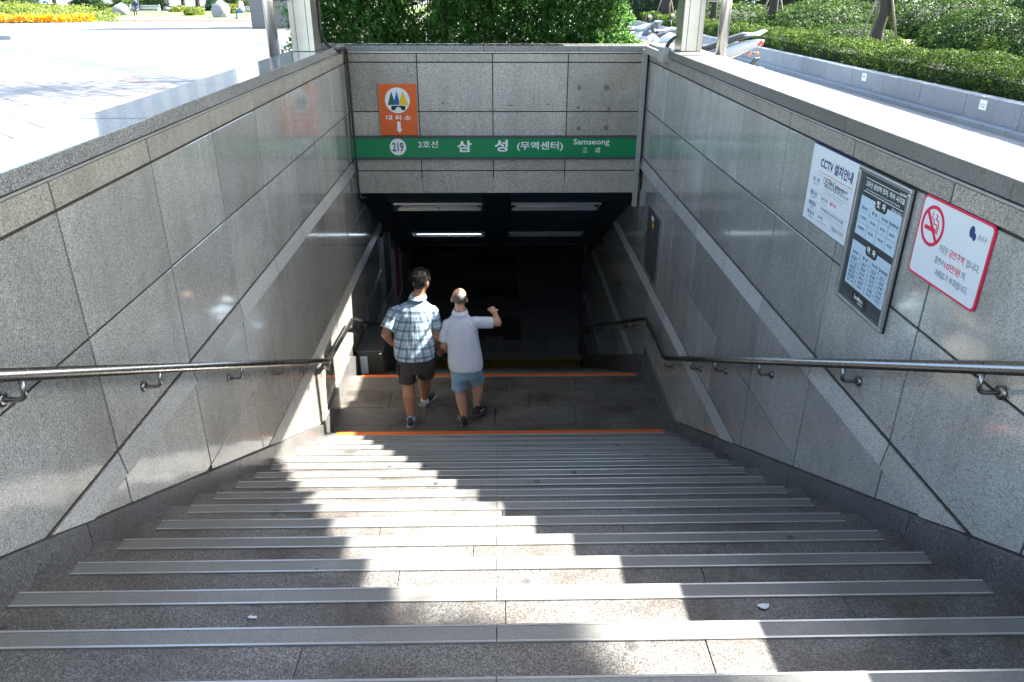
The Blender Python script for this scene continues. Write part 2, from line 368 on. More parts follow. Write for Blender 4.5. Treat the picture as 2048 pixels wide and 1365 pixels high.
def leaf_mesh(name, P, size, mat, aspect=.45, nrm=None, spread=1.0, droop=.3, jitter=.35):
    N = len(P); sz = size*RNG.uniform(1-jitter, 1+jitter, N) if not hasattr(size, '__len__') else size
    nv = RNG.normal(size=(N, 3))*spread
    if nrm is not None: nv = nv+nrm
    nv[:, 2] += .35
    nv /= np.linalg.norm(nv, axis=1)[:, None]+1e-9
    d = RNG.normal(size=(N, 3)); d[:, 2] -= droop; d -= nv*(d*nv).sum(1)[:, None]; d /= np.linalg.norm(d, axis=1)[:, None]+1e-9
    w = np.cross(nv, d); L = sz[:, None]
    a = P-d*L*.5; b = P+w*L*aspect*.5+nv*L*.08; c = P+d*L*.5-nv*L*.1; e = P-w*L*aspect*.5+nv*L*.08
    V = np.stack([a, b, c, e], 1).reshape(-1, 3); Fq = np.arange(4*N).reshape(N, 4)
    return fast_mesh(name, V, Fq, mat, np.repeat(RNG.random(N), 4))

# ------------------------------------------------------------------ geometry constants (working units, camera at the origin)
XL, XR, YB = -1.563, 1.600, 8.284
G0 = -1.45
KW = 1.049           # the walls were measured in slightly smaller units than the stairs
XLS, XRS = XL*KW, XR*KW
def scaled(before):
    seen = set()
    for ob in bpy.data.objects:
        if ob.name in before: continue
        if ob.type == 'MESH' and ob.data.name not in seen: seen.add(ob.data.name); ob.data.transform(Matrix.Scale(KW, 4))
        ob.location = ob.location*KW
def snap(): return set(o.name for o in bpy.data.objects)
def nose(k): return 1.524+.30*k                     # Y of the front of nosing k
def zt(k): return -1.576-.1465*k
ZLAND = -3.92; YL0 = nose(15); YL1 = 7.445
R2 = (6.6-3.92)/18; ZF = -6.6; YF0 = YL1+17*.30
def gz(x, y):
    t = min(1, max(0, (x+3)/6)); s = .013*(1-t)+.004*t
    return G0-s*min(62, max(0, y-8))
def ray(px, py): return FW+RT*((px-1024)/F_PX)+UP*((682.5-py)/F_PX)
def atg(px, py):
    d = ray(px, py); z = G0
    for _ in range(60):
        p = d*(z/d.z); z = .5*z+.5*gz(p.x, p.y)
    return d*(z/d.z)
def aty(px, py, Y): d = ray(px, py); return d*(Y/d.y)
def atz(px, py, z): d = ray(px, py); return d*(z/d.z)

# ================================================================== GROUND
def ground():
    xs = [-400, -120, -60, -40, -20, -10, -6, -3.2, -1.85*KW, 1.915*KW, 3, 5.5, 9, 20, 60, 120, 400]
    ys = [-60, -10, 0, 1.0, 8, 8.60*KW, 12, 20, 30, 40, 50, 60, 70, 90, 140, 400, 900]
    m = MB(); idx = {}
    vs = [(x, y, gz(x, y)) for y in ys for x in xs]; nx = len(xs); fs = []
    for j in range(len(ys)-1):
        for i in range(nx-1):
            if xs[i] >= -1.86*KW and xs[i+1] <= 1.92*KW and ys[j] >= 1.0 and ys[j+1] <= 8.61*KW: continue
            fs.append((j*nx+i, j*nx+i+1, (j+1)*nx+i+1, (j+1)*nx+i))
    m.add(vs, fs); return m.build('ground', 'walk', kind='structure')
ground()
# ================================================================== STAIRS
def stairs():
    core = MB()
    x0, x1 = XLS, XRS
    prof = [(-3.0, -1.485), (nose(-1)-.012, -1.485)]
    for k in range(0, 16):
        prof += [(nose(k-1)-.012, zt(k)-.032), (nose(k)-.012, zt(k)-.032)]
    prof += [(YL0-.012, ZLAND-.032), (YL1-.012, ZLAND-.032)]
    for j in range(1, 18): prof += [(YL1+.3*(j-1)-.012, ZLAND-R2*j-.032), (YL1+.3*j-.012, ZLAND-R2*j-.032)]
    prof += [(YF0-.012, ZF-.04)]
    poly = prof+[(YF0-.012, -7.6), (-3.0, -7.6)]
    core.prism(poly, lambda u, v, d: (d, u, v), x0, x1)
    st = core.build('stairs', 'concrete', kind='structure')
    sx0, sx1 = -1.502, 1.552; W_ = .058
    strip = MB().box(0, 1, 0, 1, 0, 1)
    def tread(ya, yb, z, k, mat='tread', orange=False, trim=True):
        js = {0: [-.52, .55], 1: [-1.02, .02, 1.08], 2: [-.35, .72], 3: [-1.2, -.1, .9]}[k % 4]
        xs = [x0+.004]+js+[x1-.004]
        for a, b in zip(xs[:-1], xs[1:]):
            dz = random.uniform(-.0012, .0012)
            MB().box(a+.001, b-.001, ya+.001, yb, z-.03, z+dz).build('tread_slab', mat, st, bevel=.0015)
        zz = z+.0035
        if orange:
            for a, b in ((sx0, sx0+1.31), (sx0+1.315, sx1)):
                MB().box(a, b, yb-W_+.006, yb+.002, z-.012, zz).build('orange_nosing', 'orange', st)
            MB().box(sx0, sx1, yb-W_-.004, yb-W_+.0055, z-.001, zz+.001).build('metal_trim', 'alu', st)
        else:
            for a, b in ((sx0, -.008), (-.005, sx1)):
                o = MB().box(a, b, yb-W_+.006, yb-.004, z-.012, zz).build('nosing_strip', 'strip', st)
                if trim:
                    MB().box(a, b, yb-W_-.001, yb-W_+.0055, z-.001, zz+.0012).build('edge_trim', 'alu', o)
                    MB().box(a, b, yb-.0035, yb+.003, z-.02, zz+.0012).build('edge_trim', 'alu', o)
    for k in range(0, 16): tread(nose(k-1)-.012, nose(k), zt(k), k, orange=(k == 15))
    tread(nose(-2), nose(-1), zt(-1), 3)
    # riser facing boards
    for k in range(-1, 16):
        zlo = zt(k+1) if k < 15 else ZLAND
        MB().box(x0+.003, x1-.003, nose(k)-.0115, nose(k)-.0075, zlo+.0005, zt(k)-.031).build('riser', 'tread', st)
    # landing slabs
    rows = [YL0-.012, YL0+.36, YL0+.71, YL0+1.06, YL1]
    for r in range(4):
        xs = [x0+.004]+[[-1.05, -.33, .42, 1.12], [-.72, -.02, .78], [-1.12, -.38, .33, 1.05], [-.8, .1, .85]][r]+[x1-.004]
        for a, b in zip(xs[:-1], xs[1:]):
            MB().box(a+.002, b-.002, rows[r]+.002, rows[r+1]-.001, ZLAND-.03, ZLAND+random.uniform(-.001, .001)).build('landing_slab', 'landing', st, bevel=.003)
    for a, b in ((sx0, sx0+2.0), (sx0+2.005, sx1)):
        MB().box(a, b, YL1-W_+.006, YL1+.002, ZLAND-.012, ZLAND+.004).build('orange_nosing', 'orange', st)
    MB().box(sx0, sx1, YL1-W_-.004, YL1-W_+.0055, ZLAND-.001, ZLAND+.005).build('metal_trim', 'alu', st)
    for j in range(1, 18): tread(YL1+.3*(j-1)-.012, YL1+.3*j, ZLAND-R2*j, j, trim=False)
    return st
stairs()
# top floor in front of the stairs
fl = MB().box(XLS, XRS, -3.0, nose(-2)-.002, -1.48, zt(-1)).build('upper_floor', 'walk', kind='structure')

# ================================================================== SIDE WALLS
def nl(y):      # nosing line
    if y < YL0: return zt(0)-(y-nose(0))*.1465/.3
    if y < YL1: return zt(0)-(YL0-nose(0))*.1465/.3
    return zt(0)-(YL0-nose(0))*.1465/.3-(min(y, YF0)-YL1)*R2/.3
SK = .092
def nlw(y): return nl(y*KW)/KW
YW0, YW1 = YL0/KW, YL1/KW
YE = 12.72
_sn = snap()
def side_wall(side):
    left = side < 0
    X = XL if left else XR; zc = -.53 if left else -.525
    rows = [(-.61, -.722, 'wall_rough', .014), (-.722, -1.218, 'wall', .010), (-1.218, -1.719, 'wall', .010)] if left else \
           [(-.605, -.69, 'wall_rough', .014), (-.69, -1.168, 'wall', .010), (-1.168, -1.668, 'wall', .010)]
    zc0 = -1.719 if left else -1.668
    for n in range(5):
        t = zc0-n*1.103
        rows += [(t-.014, t-.125, 'band', .003), (t-.125, t-.63, 'wall', .010), (t-.63, t-1.103, 'wall', .010)]
    y0 = (2.63 if left else 2.604)-.808*(3 if left else 3); step = .808 if left else .793
    root = empty('granite_wall', (X, 4, -1.45), ('left' if left else 'right')+'-hand polished granite wall of the stairwell'+(' with bright sun patch low down' if left else ' carrying the notice boards'), 'wall')
    off = Vector(root.location)
    def fn(d): return lambda u, v, dd: (X-off.x+(dd if left else -dd), u-off.y, v-off.z)
    f = fn(0)
    # core
    MB().box(*( (XL-.27-off.x, XL-off.x) if left else (XR-off.x, XR+.29-off.x)), -3-off.y, YE-.003-off.y, -7.6-off.z, -.6-off.z).build('wall_core', 'mortar', root)
    def zlow(y): return nlw(y)+SK
    def clipped(ya, yb, zb, zt_):
        poly = [(ya, zb), (yb, zb), (yb, zt_), (ya, zt_)]
        # keep above skirting slope lines (piecewise)
        if yb <= YW0+.1 or ya < YW0:
            a = .1465/.3; c = nlw(3)+a*3+SK    # z >= c - a*y
            poly = clip(poly, -a, -1, -c)
        if poly and yb > YW0 and ya < YW1: poly = clip(poly, 0, -1, -(nlw(YW0)+SK))
        if poly and yb > YW1:
            a = R2/.3
            if ya >= YW1-.2: 
                c = nlw(YW0)+SK+a*YW1; poly = clip(poly, -a, -1, -c)
        # ceiling slope beyond the lintel
        if poly and yb > YB:
            if zb > -2.085: poly = clip(poly, 1, 0, YB+.004)
            else: poly = clip(poly, .52, 1, -2.077+.52*YB)
        return poly
    n = 0
    ys = []; y = y0
    while y < YE: ys.append(y); y += step
    ys = [-1.4]+[v for v in ys if v > -1.2]+[YE]
    for (ya, yb) in zip(ys[:-1], ys[1:]):
        for (zt_, zb, mat, gp) in rows:
            poly = clipped(ya+.005, yb-.005, zb+gp/2, zt_-gp/2)
            if area(poly) < .0008: continue
            m = MB()
            if mat == 'band':
                zz0, zz1 = zb, zt_
                vs0 = [f(u, v, .001) for u, v in poly]; vs1 = [f(u, v, .008+.016*(zz1-v)/(zz1-zz0)) for u, v in poly]; q = len(poly)
                m.add(vs0+vs1, [tuple(range(q))[::-1], tuple(range(q, 2*q))]+[(i, (i+1) % q, q+(i+1) % q, q+i) for i in range(q)])
                m.build('stone_band', mat, root)
            else:
                th = .010+random.uniform(0, .001)
                m.prism(poly, f, .001, th); m.build('stone_panel', mat, root, bevel=.002)
    # skirting stones
    segs = []
    y = -.9
    brk = [YW0-.02, YW1]
    edges = sorted([v for v in np.arange(-.9, YW0-.3, 1.06)]+brk+[v for v in np.arange(YW1+.9, YE-.3, 1.0)]+[YE])
    for ya, yb in zip(edges[:-1], edges[1:]):
        e = .0015
        poly = [(ya+e, nlw(ya+e)-.33), (yb-e, nlw(yb-e)-.33), (yb-e, nlw(yb-e)+SK-.004), (ya+e, nlw(ya+e)+SK-.004)]
        MB().prism(poly, f, .0005, .030).build('skirting_stone', 'skirt', root, bevel=.002)
    # coping stones
    xo = -1.845 if left else 1.917
    cys = [-1.4, -.2, 1.05, 2.25, 3.45, 4.66, 5.85, 7.05, 8.245]
    for ya, yb in zip(cys[:-1], cys[1:]):
        xi = X+(.022 if left else -.022)
        MB().box(min(xi, xo)-off.x, max(xi, xo)-off.x, ya+.0015-off.y, yb-.0015-off.y, zc-.066-off.z, zc+random.uniform(-.0008, .0008)-off.z).build('coping_stone', 'coping' if left else 'coping_sun', root, bevel=.004)
    # outer facing down to the pavement
    MB().box(*((xo+.012-off.x, XL-.268-off.x) if left else (XR+.288-off.x, xo-.012-off.x)), -1.4-off.y, 8.24-off.y, G0-.1-off.z, zc-.068-off.z).build('outer_facing', 'wall_rough', root)
    # light ledge bead under the coping
    MB().box(*sorted((X-off.x+(.002 if left else -.002), X-off.x+(.016 if left else -.016))), -1.4-off.y, 8.24-off.y, (-.612 if left else -.607)-off.z, (-.603 if left else -.598)-off.z).build('ledge_bead', 'alu', root)
    return root
side_wall(-1); side_wall(1)

# ================================================================== LINTEL WALL
lw = empty('lintel_wall', (0, YB, -2.08), 'speckled granite wall across the stairwell above the tunnel mouth', 'wall')
o_ = Vector(lw.location)
MB().box(XL-.27, XR+.27, .001, .30, .17, 1.475).build('wall_core', 'mortar', lw)
MB().box(XL+.001, XR-.001, .001, .02, 0, .169).build('soffit_return', 'lintel', lw)
cols = [XL+.012, -.812, -.028, .757, XR-.012]
for a, b in zip(cols[:-1], cols[1:]):
    for z1, z0 in ((-.622, -.711), (-.711, -1.204), (-1.204, -1.46), (-1.69, -1.83), (-1.83, -2.08)):
        MB().box(a+.005, b-.005, -.012+random.uniform(0, .001), 0, z0+.0055-o_.z, z1-.0055-o_.z).build('stone_panel', 'lintel', lw, bevel=.002)
MB().box(XL+.012, XR-.012, -.03, -.001, -.616-o_.z+.0, -.606-o_.z).build('ledge_bead', 'alu', lw)
ccols = [-1.845, -.95, -.12, .86, 1.917]
for a, b in zip(ccols[:-1], ccols[1:]):
    MB().box(a+.0015, b-.0015, -.036, .335, -.602-o_.z, -.55+.001*random.random()-o_.z).build('coping_stone', 'coping', lw, bevel=.004)
MB().box(XL-.25, XR+.25, .302, .32, .35, 1.47).build('outer_facing', 'wall_rough', lw)
# old patches of filler and adhesive left on the stone
for (px, py, w, h) in ((1159, 176, .026, .03), (1213, 175, .034, .036), (1156, 216, .018, .014), (1218, 218, .012, .03), (1157, 257, .026, .024), (1212, 256, .028, .028), (886, 206, .012, .018), (1022, 211, .026, .008), (1096, 209, .014, .012)):
    p = aty(px, py, YB-.013); pts = [(p.x+w*math.cos(a)*random.uniform(.8, 1.1), p.z-o_.z+h*math.sin(a)*random.uniform(.8, 1.1)) for a in [2*math.pi*i/9 for i in range(9)]]
    MB().prism(pts, lambda u, v, d: (u, d, v), -.0145, -.011).build('adhesive_patch', 'darkpatch' if 'darkpatch' in M else 'skirt', lw)

# ================================================================== TUNNEL CEILING
cr_ = empty('tunnel_ceiling', (0, YB, -2.077), kind='structure')
sl_ = -.52
def cz(y, d=0): return sl_*(y-YB)+d
def cslab(name, x0, x1, y0, y1, d0, d1, mat, par=None):
    y0 -= YB; y1 -= YB
    return MB().hexa([(x0, y0, sl_*y0+d0), (x1, y0, sl_*y0+d0), (x1, y1, sl_*y1+d0), (x0, y1, sl_*y1+d0), (x0, y0, sl_*y0+d1), (x1, y0, sl_*y0+d1), (x1, y1, sl_*y1+d1), (x0, y1, sl_*y1+d1)]).build(name, mat, par or cr_)
YC = 11.45
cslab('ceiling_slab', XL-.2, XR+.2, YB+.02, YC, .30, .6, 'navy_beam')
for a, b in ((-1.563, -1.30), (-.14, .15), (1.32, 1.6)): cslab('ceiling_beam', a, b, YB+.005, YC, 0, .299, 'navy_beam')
for a, b in ((-1.30, -.14), (.15, 1.32)):
    ys_ = [YB+.01, 8.86, 9.25, 9.9, 10.52, 10.8, YC]
    for y0, y1 in zip(ys_[:-1], ys_[1:]):
        if (y0, y1) in ((8.86, 9.25), (10.52, 10.8)): cslab('ceiling_panel', a+.004, b-.004, y0+.004, y1-.004, .10, .16, 'navy')
        else: cslab('ceiling_panel', a+.004, b-.004, y0+.004, y1-.004, .03, .05, 'navy')
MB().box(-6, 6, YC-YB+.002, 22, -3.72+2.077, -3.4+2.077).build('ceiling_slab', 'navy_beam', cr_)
lampdesc = {(0, 0): 'lamp trough with yellowish reflection, front left in the tunnel ceiling', (0, 1): 'lamp trough front right in the tunnel ceiling', (1, 0): 'lamp trough with bluish glow, rear left in the tunnel ceiling', (1, 1): 'dull lamp trough rear right in the tunnel ceiling'}
for r, (y0, y1) in enumerate(((8.87, 9.17), (10.54, 10.78))):
    for c, (a, b) in enumerate(((-1.23, -.17), (.18, 1.265))):
        e = empty('ceiling_lamp', ((a+b)/2, (y0+y1)/2, -2.077+cz((y0+y1)/2, .02)), 'fluorescent '+lampdesc[(r, c)], 'ceiling lamp', 'lamp troughs in the tunnel ceiling')
        w, hh = (b-a)/2, (y1-y0)/2
        def T(x, y, z): return (x, y, sl_*y+z)
        m = MB(); t = .02
        for (x0, x1, p, q) in ((-w, w, -hh, -hh+t), (-w, w, hh-t, hh), (-w, -w+t, -hh+t, hh-t), (w-t, w, -hh+t, hh-t)):
            m.hexa([T(x0, p, -.012), T(x1, p, -.012), T(x1, q, -.012), T(x0, q, -.012), T(x0, p, .03), T(x1, p, .03), T(x1, q, .03), T(x0, q, .03)])
        m.build('lamp_frame', 'alu_frame', e)
        MB().hexa([T(-w+t, -hh+t, .05), T(w-t, -hh+t, .05), T(w-t, hh-t, .05), T(-w+t, hh-t, .05), T(-w+t, -hh+t, .056), T(w-t, -hh+t, .056), T(w-t, hh-t, .056), T(-w+t, hh-t, .056)]).build('reflector', 'lampmetal', e)
        for s_ in (-.05, .05): MB().tube([T(-w+.06, s_, .025), T(w-.06, s_, .025)], .012, 8).build('lamp_tube', 'littube' if (r, c) == (1, 0) else 'tube', e)
        MB().ell(T(0, 0, -.018), .012).build('sensor_knob', 'alu', e)

scaled(_sn)
# ================================================================== LOWER HALL
hall = MB().box(-6, 6, YF0-.011, 30, ZF-.2, ZF-.022).build('hall_floor', 'mortar', kind='structure')
MB_ = {}
u = 1.13/2
for i in range(-5, 6):
    for j in range(0, 14):
        cx = -.05+(i+.0)*u; y0 = 13.2+j*u
        # dark squares of 2 x 2 tiles down the middle
        per = j % 4
        dark = i in (-1, 0) and per in (0, 1) if False else False
        x0 = -.625+(i+0)*u; 
        sq = (i in (0, 1)) and ((y0 - 13.5) % 2.26 < 1.13)
        mt = 'halldark' if sq else 'hall'
        MB().box(x0+.002, x0+u-.002, y0+.3+.002, y0+.3+u-.002, ZF-.022, ZF).build('floor_tile', mt, hall)
for j in range(4):
    yc = 13.5+2.26*j+.565
    MB().box(-.06-.18, -.06+.18, yc-.15, yc+.15, ZF+.0005, ZF+.004).build('floor_inlay', 'hall', hall)
for i in range(9):
    a = -1.55+i*.35
    m = MB().box(a+.002, a+.348, 12.8, 13.15, ZF-.022, ZF+.002)
    m.build('tactile_tile', 'tactile', hall)
MB().box(-6, 6, YF0, 12.79, ZF-.022, ZF-.0005).build('floor_border', 'hall', hall)
MB().box(-6, 6, 13.155, 13.498, ZF-.022, ZF-.0005).build('floor_border', 'hall', hall)
MB().box(-6, -.625-5*u-.004, 13.5, 30, ZF-.022, ZF-.001).build('floor_border', 'hall', hall)
MB().box(-.625+6*u+.004, 6, 13.5, 30, ZF-.022, ZF-.001).build('floor_border', 'hall', hall)
for j in range(4): MB().box(-2.3, -1.95, 17+j*.9, 17.88+j*.9, ZF+.0005, ZF+.006).build('tactile_tile', 'tactile', hall)
for (nm, b) in (('hall_wall', (-6.2, -6, YE, 30, -7, -3.3)), ('hall_wall', (6, 6.2, YE, 30, -7, -3.3)), ('hall_wall', (-6, 6, 29.8, 30, -7, -3.3)), ('hall_wall', (-6, XLS-.01, YE*KW, YE*KW+.25, -7, -3.3)), ('hall_wall', (XRS+.01, 6, YE*KW, YE*KW+.25, -7, -3.3))):
    MB().box(*b).build(nm, 'hallwall', kind='structure')
fr = empty('shutter_frame', (0, YE*KW, ZF), 'dark steel frame standing at the bottom of the stairs', 'frame')
for sx in (XLS+.025, XRS-.025):
    MB().box(sx-.024, sx+.024, .002, .16, 0, 2.85).build('side_post', 'darkgrey', fr, bevel=.003)
MB().box(XLS, XRS, .002, .16, 2.68, 2.85).build('head_beam', 'darkgrey', fr)

_sn = snap()
# ================================================================== HANDRAILS
def handrail(side):
    left = side < 0; X = XL+.092 if left else XR-.092; Xw = XL+.011 if left else XR-.011
    if left: pts = [(.75, -.43), (5.86, -2.94), (5.93, -2.962), (7.03, -3.065), (7.10, -3.10), (12.30, -5.57)]
    else: pts = [(.75, -.43), (5.98, -3.0), (6.05, -3.02), (6.93, -3.035), (7.0, -3.065), (12.40, -5.58)]
    root = empty('handrail', (X, 4, -2.8), 'stainless steel handrail on the '+('left wall, sunlit at its bend' if left else 'right wall below the notice boards'), 'handrail', 'handrails on the stair walls')
    off = Vector(root.location)
    path = [Vector((X, y, z))-off for y, z in pts]
    m = MB().tube(path, .0215, 14)
    e = path[-1]; m2 = [e, e+Vector((0, .05, -.01)), e+Vector((0, .075, -.05)), e+Vector((0, .07, -.12)), e+Vector((0, .03, -.14))]
    m.tube(m2, .0215, 14); m.build('rail_tube', 'steel_rail', root)
    prev = None
    bl = [1.2, 2.08, 2.93, 3.87, 4.67, 5.30, 5.93, 7.03, 7.72, 8.48, 9.3, 10.1, 10.9, 11.7] if left else [1.2, 2.04, 2.88, 3.82, 4.6, 5.19, 6.02, 7.0, 7.78, 8.54, 9.35, 10.0, 10.88, 11.9]
    for y in bl:
        for (a, b) in zip(pts[:-1], pts[1:]):
            if a[0] <= y <= b[0]: z = a[1]+(b[1]-a[1])*(y-a[0])/(b[0]-a[0])
        s = 1 if left else -1
        P = [(0, 0, -.018), (0, 0, -.062)]
        for k in range(1, 6):
            a = math.pi/2*k/5; P.append((-s*.026*(1-math.cos(a)), 0, -.062-.026*math.sin(a)))
        P.append((-s*(abs(X-Xw)-.006), 0, -.088))
        m = MB().tube(P, .0085, 10); m.cyl((-s*(abs(X-Xw)-.010), 0, -.088), (-s*(abs(X-Xw)), 0, -.088), .024, 18)
        m.ell((-s*(abs(X-Xw)-.010), 0, -.088), (.006, .022, .022), 14, 6)
        m.build('wall_bracket', 'steel_rail', root, loc=Vector((X, y, z))-off)
    return root
handrail(-1); handrail(1)

# ================================================================== LETTERING
def letters(name, items, mat, parent, mtx, depth=.0006):
    """items: (text, x, y, height, width or None, bold, align) in local sign units; mtx 3D placement (parent space)"""
    tmp = []
    for (s, x, y, h, w, bold, al) in items:
        c = bpy.data.curves.new('t', 'FONT'); c.body = s; c.size = 1; c.offset = bold; c.resolution_u = 2; c.align_x = 'CENTER'
        o = bpy.data.objects.new('t', c); COL.objects.link(o); tmp.append(o)
    bpy.context.view_layer.update(); dg = bpy.context.evaluated_depsgraph_get()
    m = MB()
    for o, (s, x, y, h, w, bold, al) in zip(tmp, items):
        me = bpy.data.meshes.new_from_object(o.evaluated_get(dg))
        if len(me.vertices):
            co = np.array([v.co[:] for v in me.vertices]); mn, mx = co.min(0), co.max(0)
            sy = h/max(1e-6, (mx[1]-mn[1])); sx = sy if w is None else w/max(1e-6, (mx[0]-mn[0]))
            cx, cyy = (mn[0]+mx[0])/2, (mn[1]+mx[1])/2
            xx = {'C': x, 'L': x+(mx[0]-mn[0])*sx/2, 'R': x-(mx[0]-mn[0])*sx/2}[al]
            m.add([mtx @ Vector(((v[0]-cx)*sx+xx, (v[1]-cyy)*sy+y, depth)) for v in co], [tuple(p.vertices) for p in me.polygons])
        bpy.data.meshes.remove(me)
    for o in tmp:
        c = o.data; bpy.data.objects.remove(o); bpy.data.curves.remove(c)
    o_ = m.build(name, mat, parent)
    if len(items) > 1: o_['kind'] = 'stuff'
    return o_
def flat(name, poly, mat, parent, mtx, d0=.0, d1=.0008):
    return MB().prism(poly, lambda u, v, d: mtx @ Vector((u, v, d)), d0, d1).build(name, mat, parent)
def rect(x0, x1, y0, y1): return [(x0, y0), (x1, y0), (x1, y1), (x0, y1)]
def circ(x, y, r, n=36, ry=None): return [(x+r*math.cos(2*math.pi*i/n), y+(ry or r)*math.sin(2*math.pi*i/n)) for i in range(n)]
def rrect(x0, x1, y0, y1, r, n=5):
    p = []
    for cx, cyy, a0 in ((x1-r, y1-r, 0), (x0+r, y1-r, 90), (x0+r, y0+r, 180), (x1-r, y0+r, 270)):
        for i in range(n+1): a = R(a0+90*i/n); p.append((cx+r*math.cos(a), cyy+r*math.sin(a)))
    return p
Mfront = Matrix(((1, 0, 0), (0, 0, -1), (0, 1, 0)))       # x->X, y->Z, out->-Y
Mright = Matrix(((0, 0, -1), (-1, 0, 0), (0, 1, 0)))      # x->-Y, y->Z, out->-X
def T4(m3, d): 
    m = m3.to_4x4(); m.translation = m3 @ Vector((0, 0, d)); return m
# station name board
def XP(px, py=293): return aty(px, py, YB-.05)
sb = empty('station_sign', (0, YB-.012, -1.576), 'green station name board with white Korean lettering across the lintel', 'station sign')
c0 = Vector(sb.location)
MB().box(XL+.012, XR-.016, -.036, 0, -.125, .125).build('sign_case', 'darkgrey', sb, bevel=.003)
MB().box(XL+.014, XR-.018, -.041, -.0365, .102, .125).build('frame_rail', 'alu_frame' if False else 'darkgrey', sb)
MB().box(XL+.014, XR-.018, -.041, -.0365, -.125, -.102).build('frame_rail', 'darkgrey', sb)
flat('sign_face', rect(XL+.016, XR-.02, -.1005, .1005), 'green', sb, T4(Mfront, .0368), 0, .002)
Ms = T4(Mfront, .0392)
def sp_(px, py): p = aty(px, py, YB-.05); return p.x, p.z-c0.z
x, z = sp_(796, 294.5); flat('number_disc', circ(x, z, .088), 'white', sb, Ms)
letters('lettering', [('219', x, z, .098, .120, .03, 'C')], 'ggreen', sb, T4(Mfront, .0404))
it = []
for s, px, py, hpx, wpx, b in (('2호선', 856, 289, 14, 40, .012), ('삼', 929, 293, 23, 29, .028), ('성', 1002.5, 292, 24, 27, .028), ('(무역센터)', 1080, 293, 19, 93, .02), ('Samseong', 1183, 285.5, 15, 73, .012), ('三', 1170, 300.5, 9, 10, .008), ('成', 1195.5, 300.5, 11, 11, .008)):
    x, z = sp_(px, py); it.append((s, x, z, hpx*.00535, wpx*.00535, b, 'C'))
for q_ in it: letters('lettering', [q_], 'white', sb, Ms)
# shelter sign
p0, p1 = aty(756, 168, YB-.03), aty(835, 269, YB-.03)
sh = empty('shelter_sign', ((-1.228-.832)/2, YB-.014, -1.185), 'orange shelter sign with three coloured triangles and a white down arrow', 'sign')
MB().box(-.198, .198, -.012, 0, -.262, .262).build('sign_plate', 'sign_orange', sh, bevel=.002)
Mh = T4(Mfront, .0125)
flat('emblem_disc', circ(-.002, .098, .130), 'white', sh, Mh)
Mh2 = T4(Mfront, .0138); Mh3 = T4(Mfront, .0150); Mh4 = T4(Mfront, .0162)
flat('emblem_triangle', [(-.105, .052), (-.02, .052), (-.062, .19)], 'ggreen', sh, Mh2)
flat('emblem_triangle', [(-.048, .052), (.025, .052), (-.004, .19)], 'gblue', sh, Mh3)
flat('emblem_triangle', [(.008, .052), (.112, .052), (.056, .19)], 'gyellow', sh, Mh4)
flat('emblem_base', [(-.070, 0), (-.026, 0), (-.026, .018), (.004, .034), (.034, .018), (.034, 0), (.078, 0), (.078, .044), (-.070, .044)], 'blackprint', sh, Mh2)
letters('lettering', [('대 피 소', 0, -.078, .052, .265, .02, 'C')], 'white', sh, Mh)
flat('arrow', [(-.018, -.12), (-.018, -.195), (-.032, -.195), (.004, -.238), (.036, -.195), (.018, -.195), (.018, -.12)], 'white', sh, Mh)

# right-hand wall boards
def board(name, label, cat, ya, yb, za, zb, th=.012):
    e = empty(name, (XR-.012, (ya+yb)/2, (za+zb)/2), label, cat)
    return e, abs(ya-yb)/2, abs(za-zb)/2
e, w, h = board('notice_board', 'white surveillance camera notice with navy heading, left of the train timetable', 'notice', 3.752, 3.228, -.690, -1.068)
MB().prism(rect(-w, w, -h, h), lambda u_, v_, d: (-d, -u_, v_), 0, .010).build('notice_plate', 'blueprint', e)
flat('notice_face', rect(-w+.004, w-.002, -h+.004, h-.005), 'signwhite', e, T4(Mright, .0102))
Mn = T4(Mright, .0112)
letters('lettering', [('CCTV 설치안내', .03, h-.075, .052, .36, .03, 'C'), ('촬영시간', -.168, -.045, .022, .085, .012, 'C'), ('목  적', -.168, .022, .022, .075, .012, 'C'), ('촬영범위', -.168, -.095, .022, .085, .012, 'C'), ('책 임 자', -.168, -.142, .022, .085, .012, 'C'),
    ('Purpose', -.168, .002, .009, .05, 0, 'C'), ('Running Time', -.168, -.065, .009, .065, 0, 'C'), ('Scope', -.168, -.114, .009, .04, 0, 'C'), ('Contact', -.168, -.16, .009, .045, 0, 'C')], 'blueprint', e, Mn)
letters('small_print', [('CCTV Camera', .03, h-.148, .034, .23, 0, 'C'), ('역사 시설안전, 화재예방, 범죄예방', .06, .040, .016, .25, .012, 'C'), ('불법안전운행 등을 위한 감시 및 녹화', .07, .018, .016, .27, .012, 'C'), ('Monitoring and recording to secure facilities, fires and', .07, -.002, .008, .27, 0, 'C'), ('crime prevention and safe train operation', .05, -.014, .008, .22, 0, 'C'),
    ('24시간 연속', -.035, -.045, .015, .08, .01, 'C'), ('24 hours a day', -.04, -.064, .008, .07, 0, 'C'), ('역사 대합실 및 승강장 등 주요시설물', .07, -.092, .016, .26, .012, 'C'), ('Station lobby and platform and other major facilities', .07, -.112, .008, .26, 0, 'C'), ('삼성역장', -.045, -.136, .014, .06, .01, 'C'), ('Samseong Station Master', -.02, -.154, .008, .11, 0, 'C'), ('T.02)6110-2191', .15, -.148, .026, .135, .006, 'C')], 'grayprint', e, Mn)
letters('red_print', [('촬영·녹화', .062, -.045, .017, .07, .012, 'C')], 'redprint', e, Mn)
flat('rule_line', rect(-.16, .22, h-.122, h-.1195), 'redprint', e, T4(Mright, .011), 0, .0006)
m = MB()
for yy in (.055, -.028, -.078, -.125, -.166): m.prism(rect(-.215, .235, yy, yy+.0012), lambda u_, v_, d: T4(Mright, .011) @ Vector((u_, v_, d)), 0, .0005)
m.build('table_rules', 'alu_frame', e)
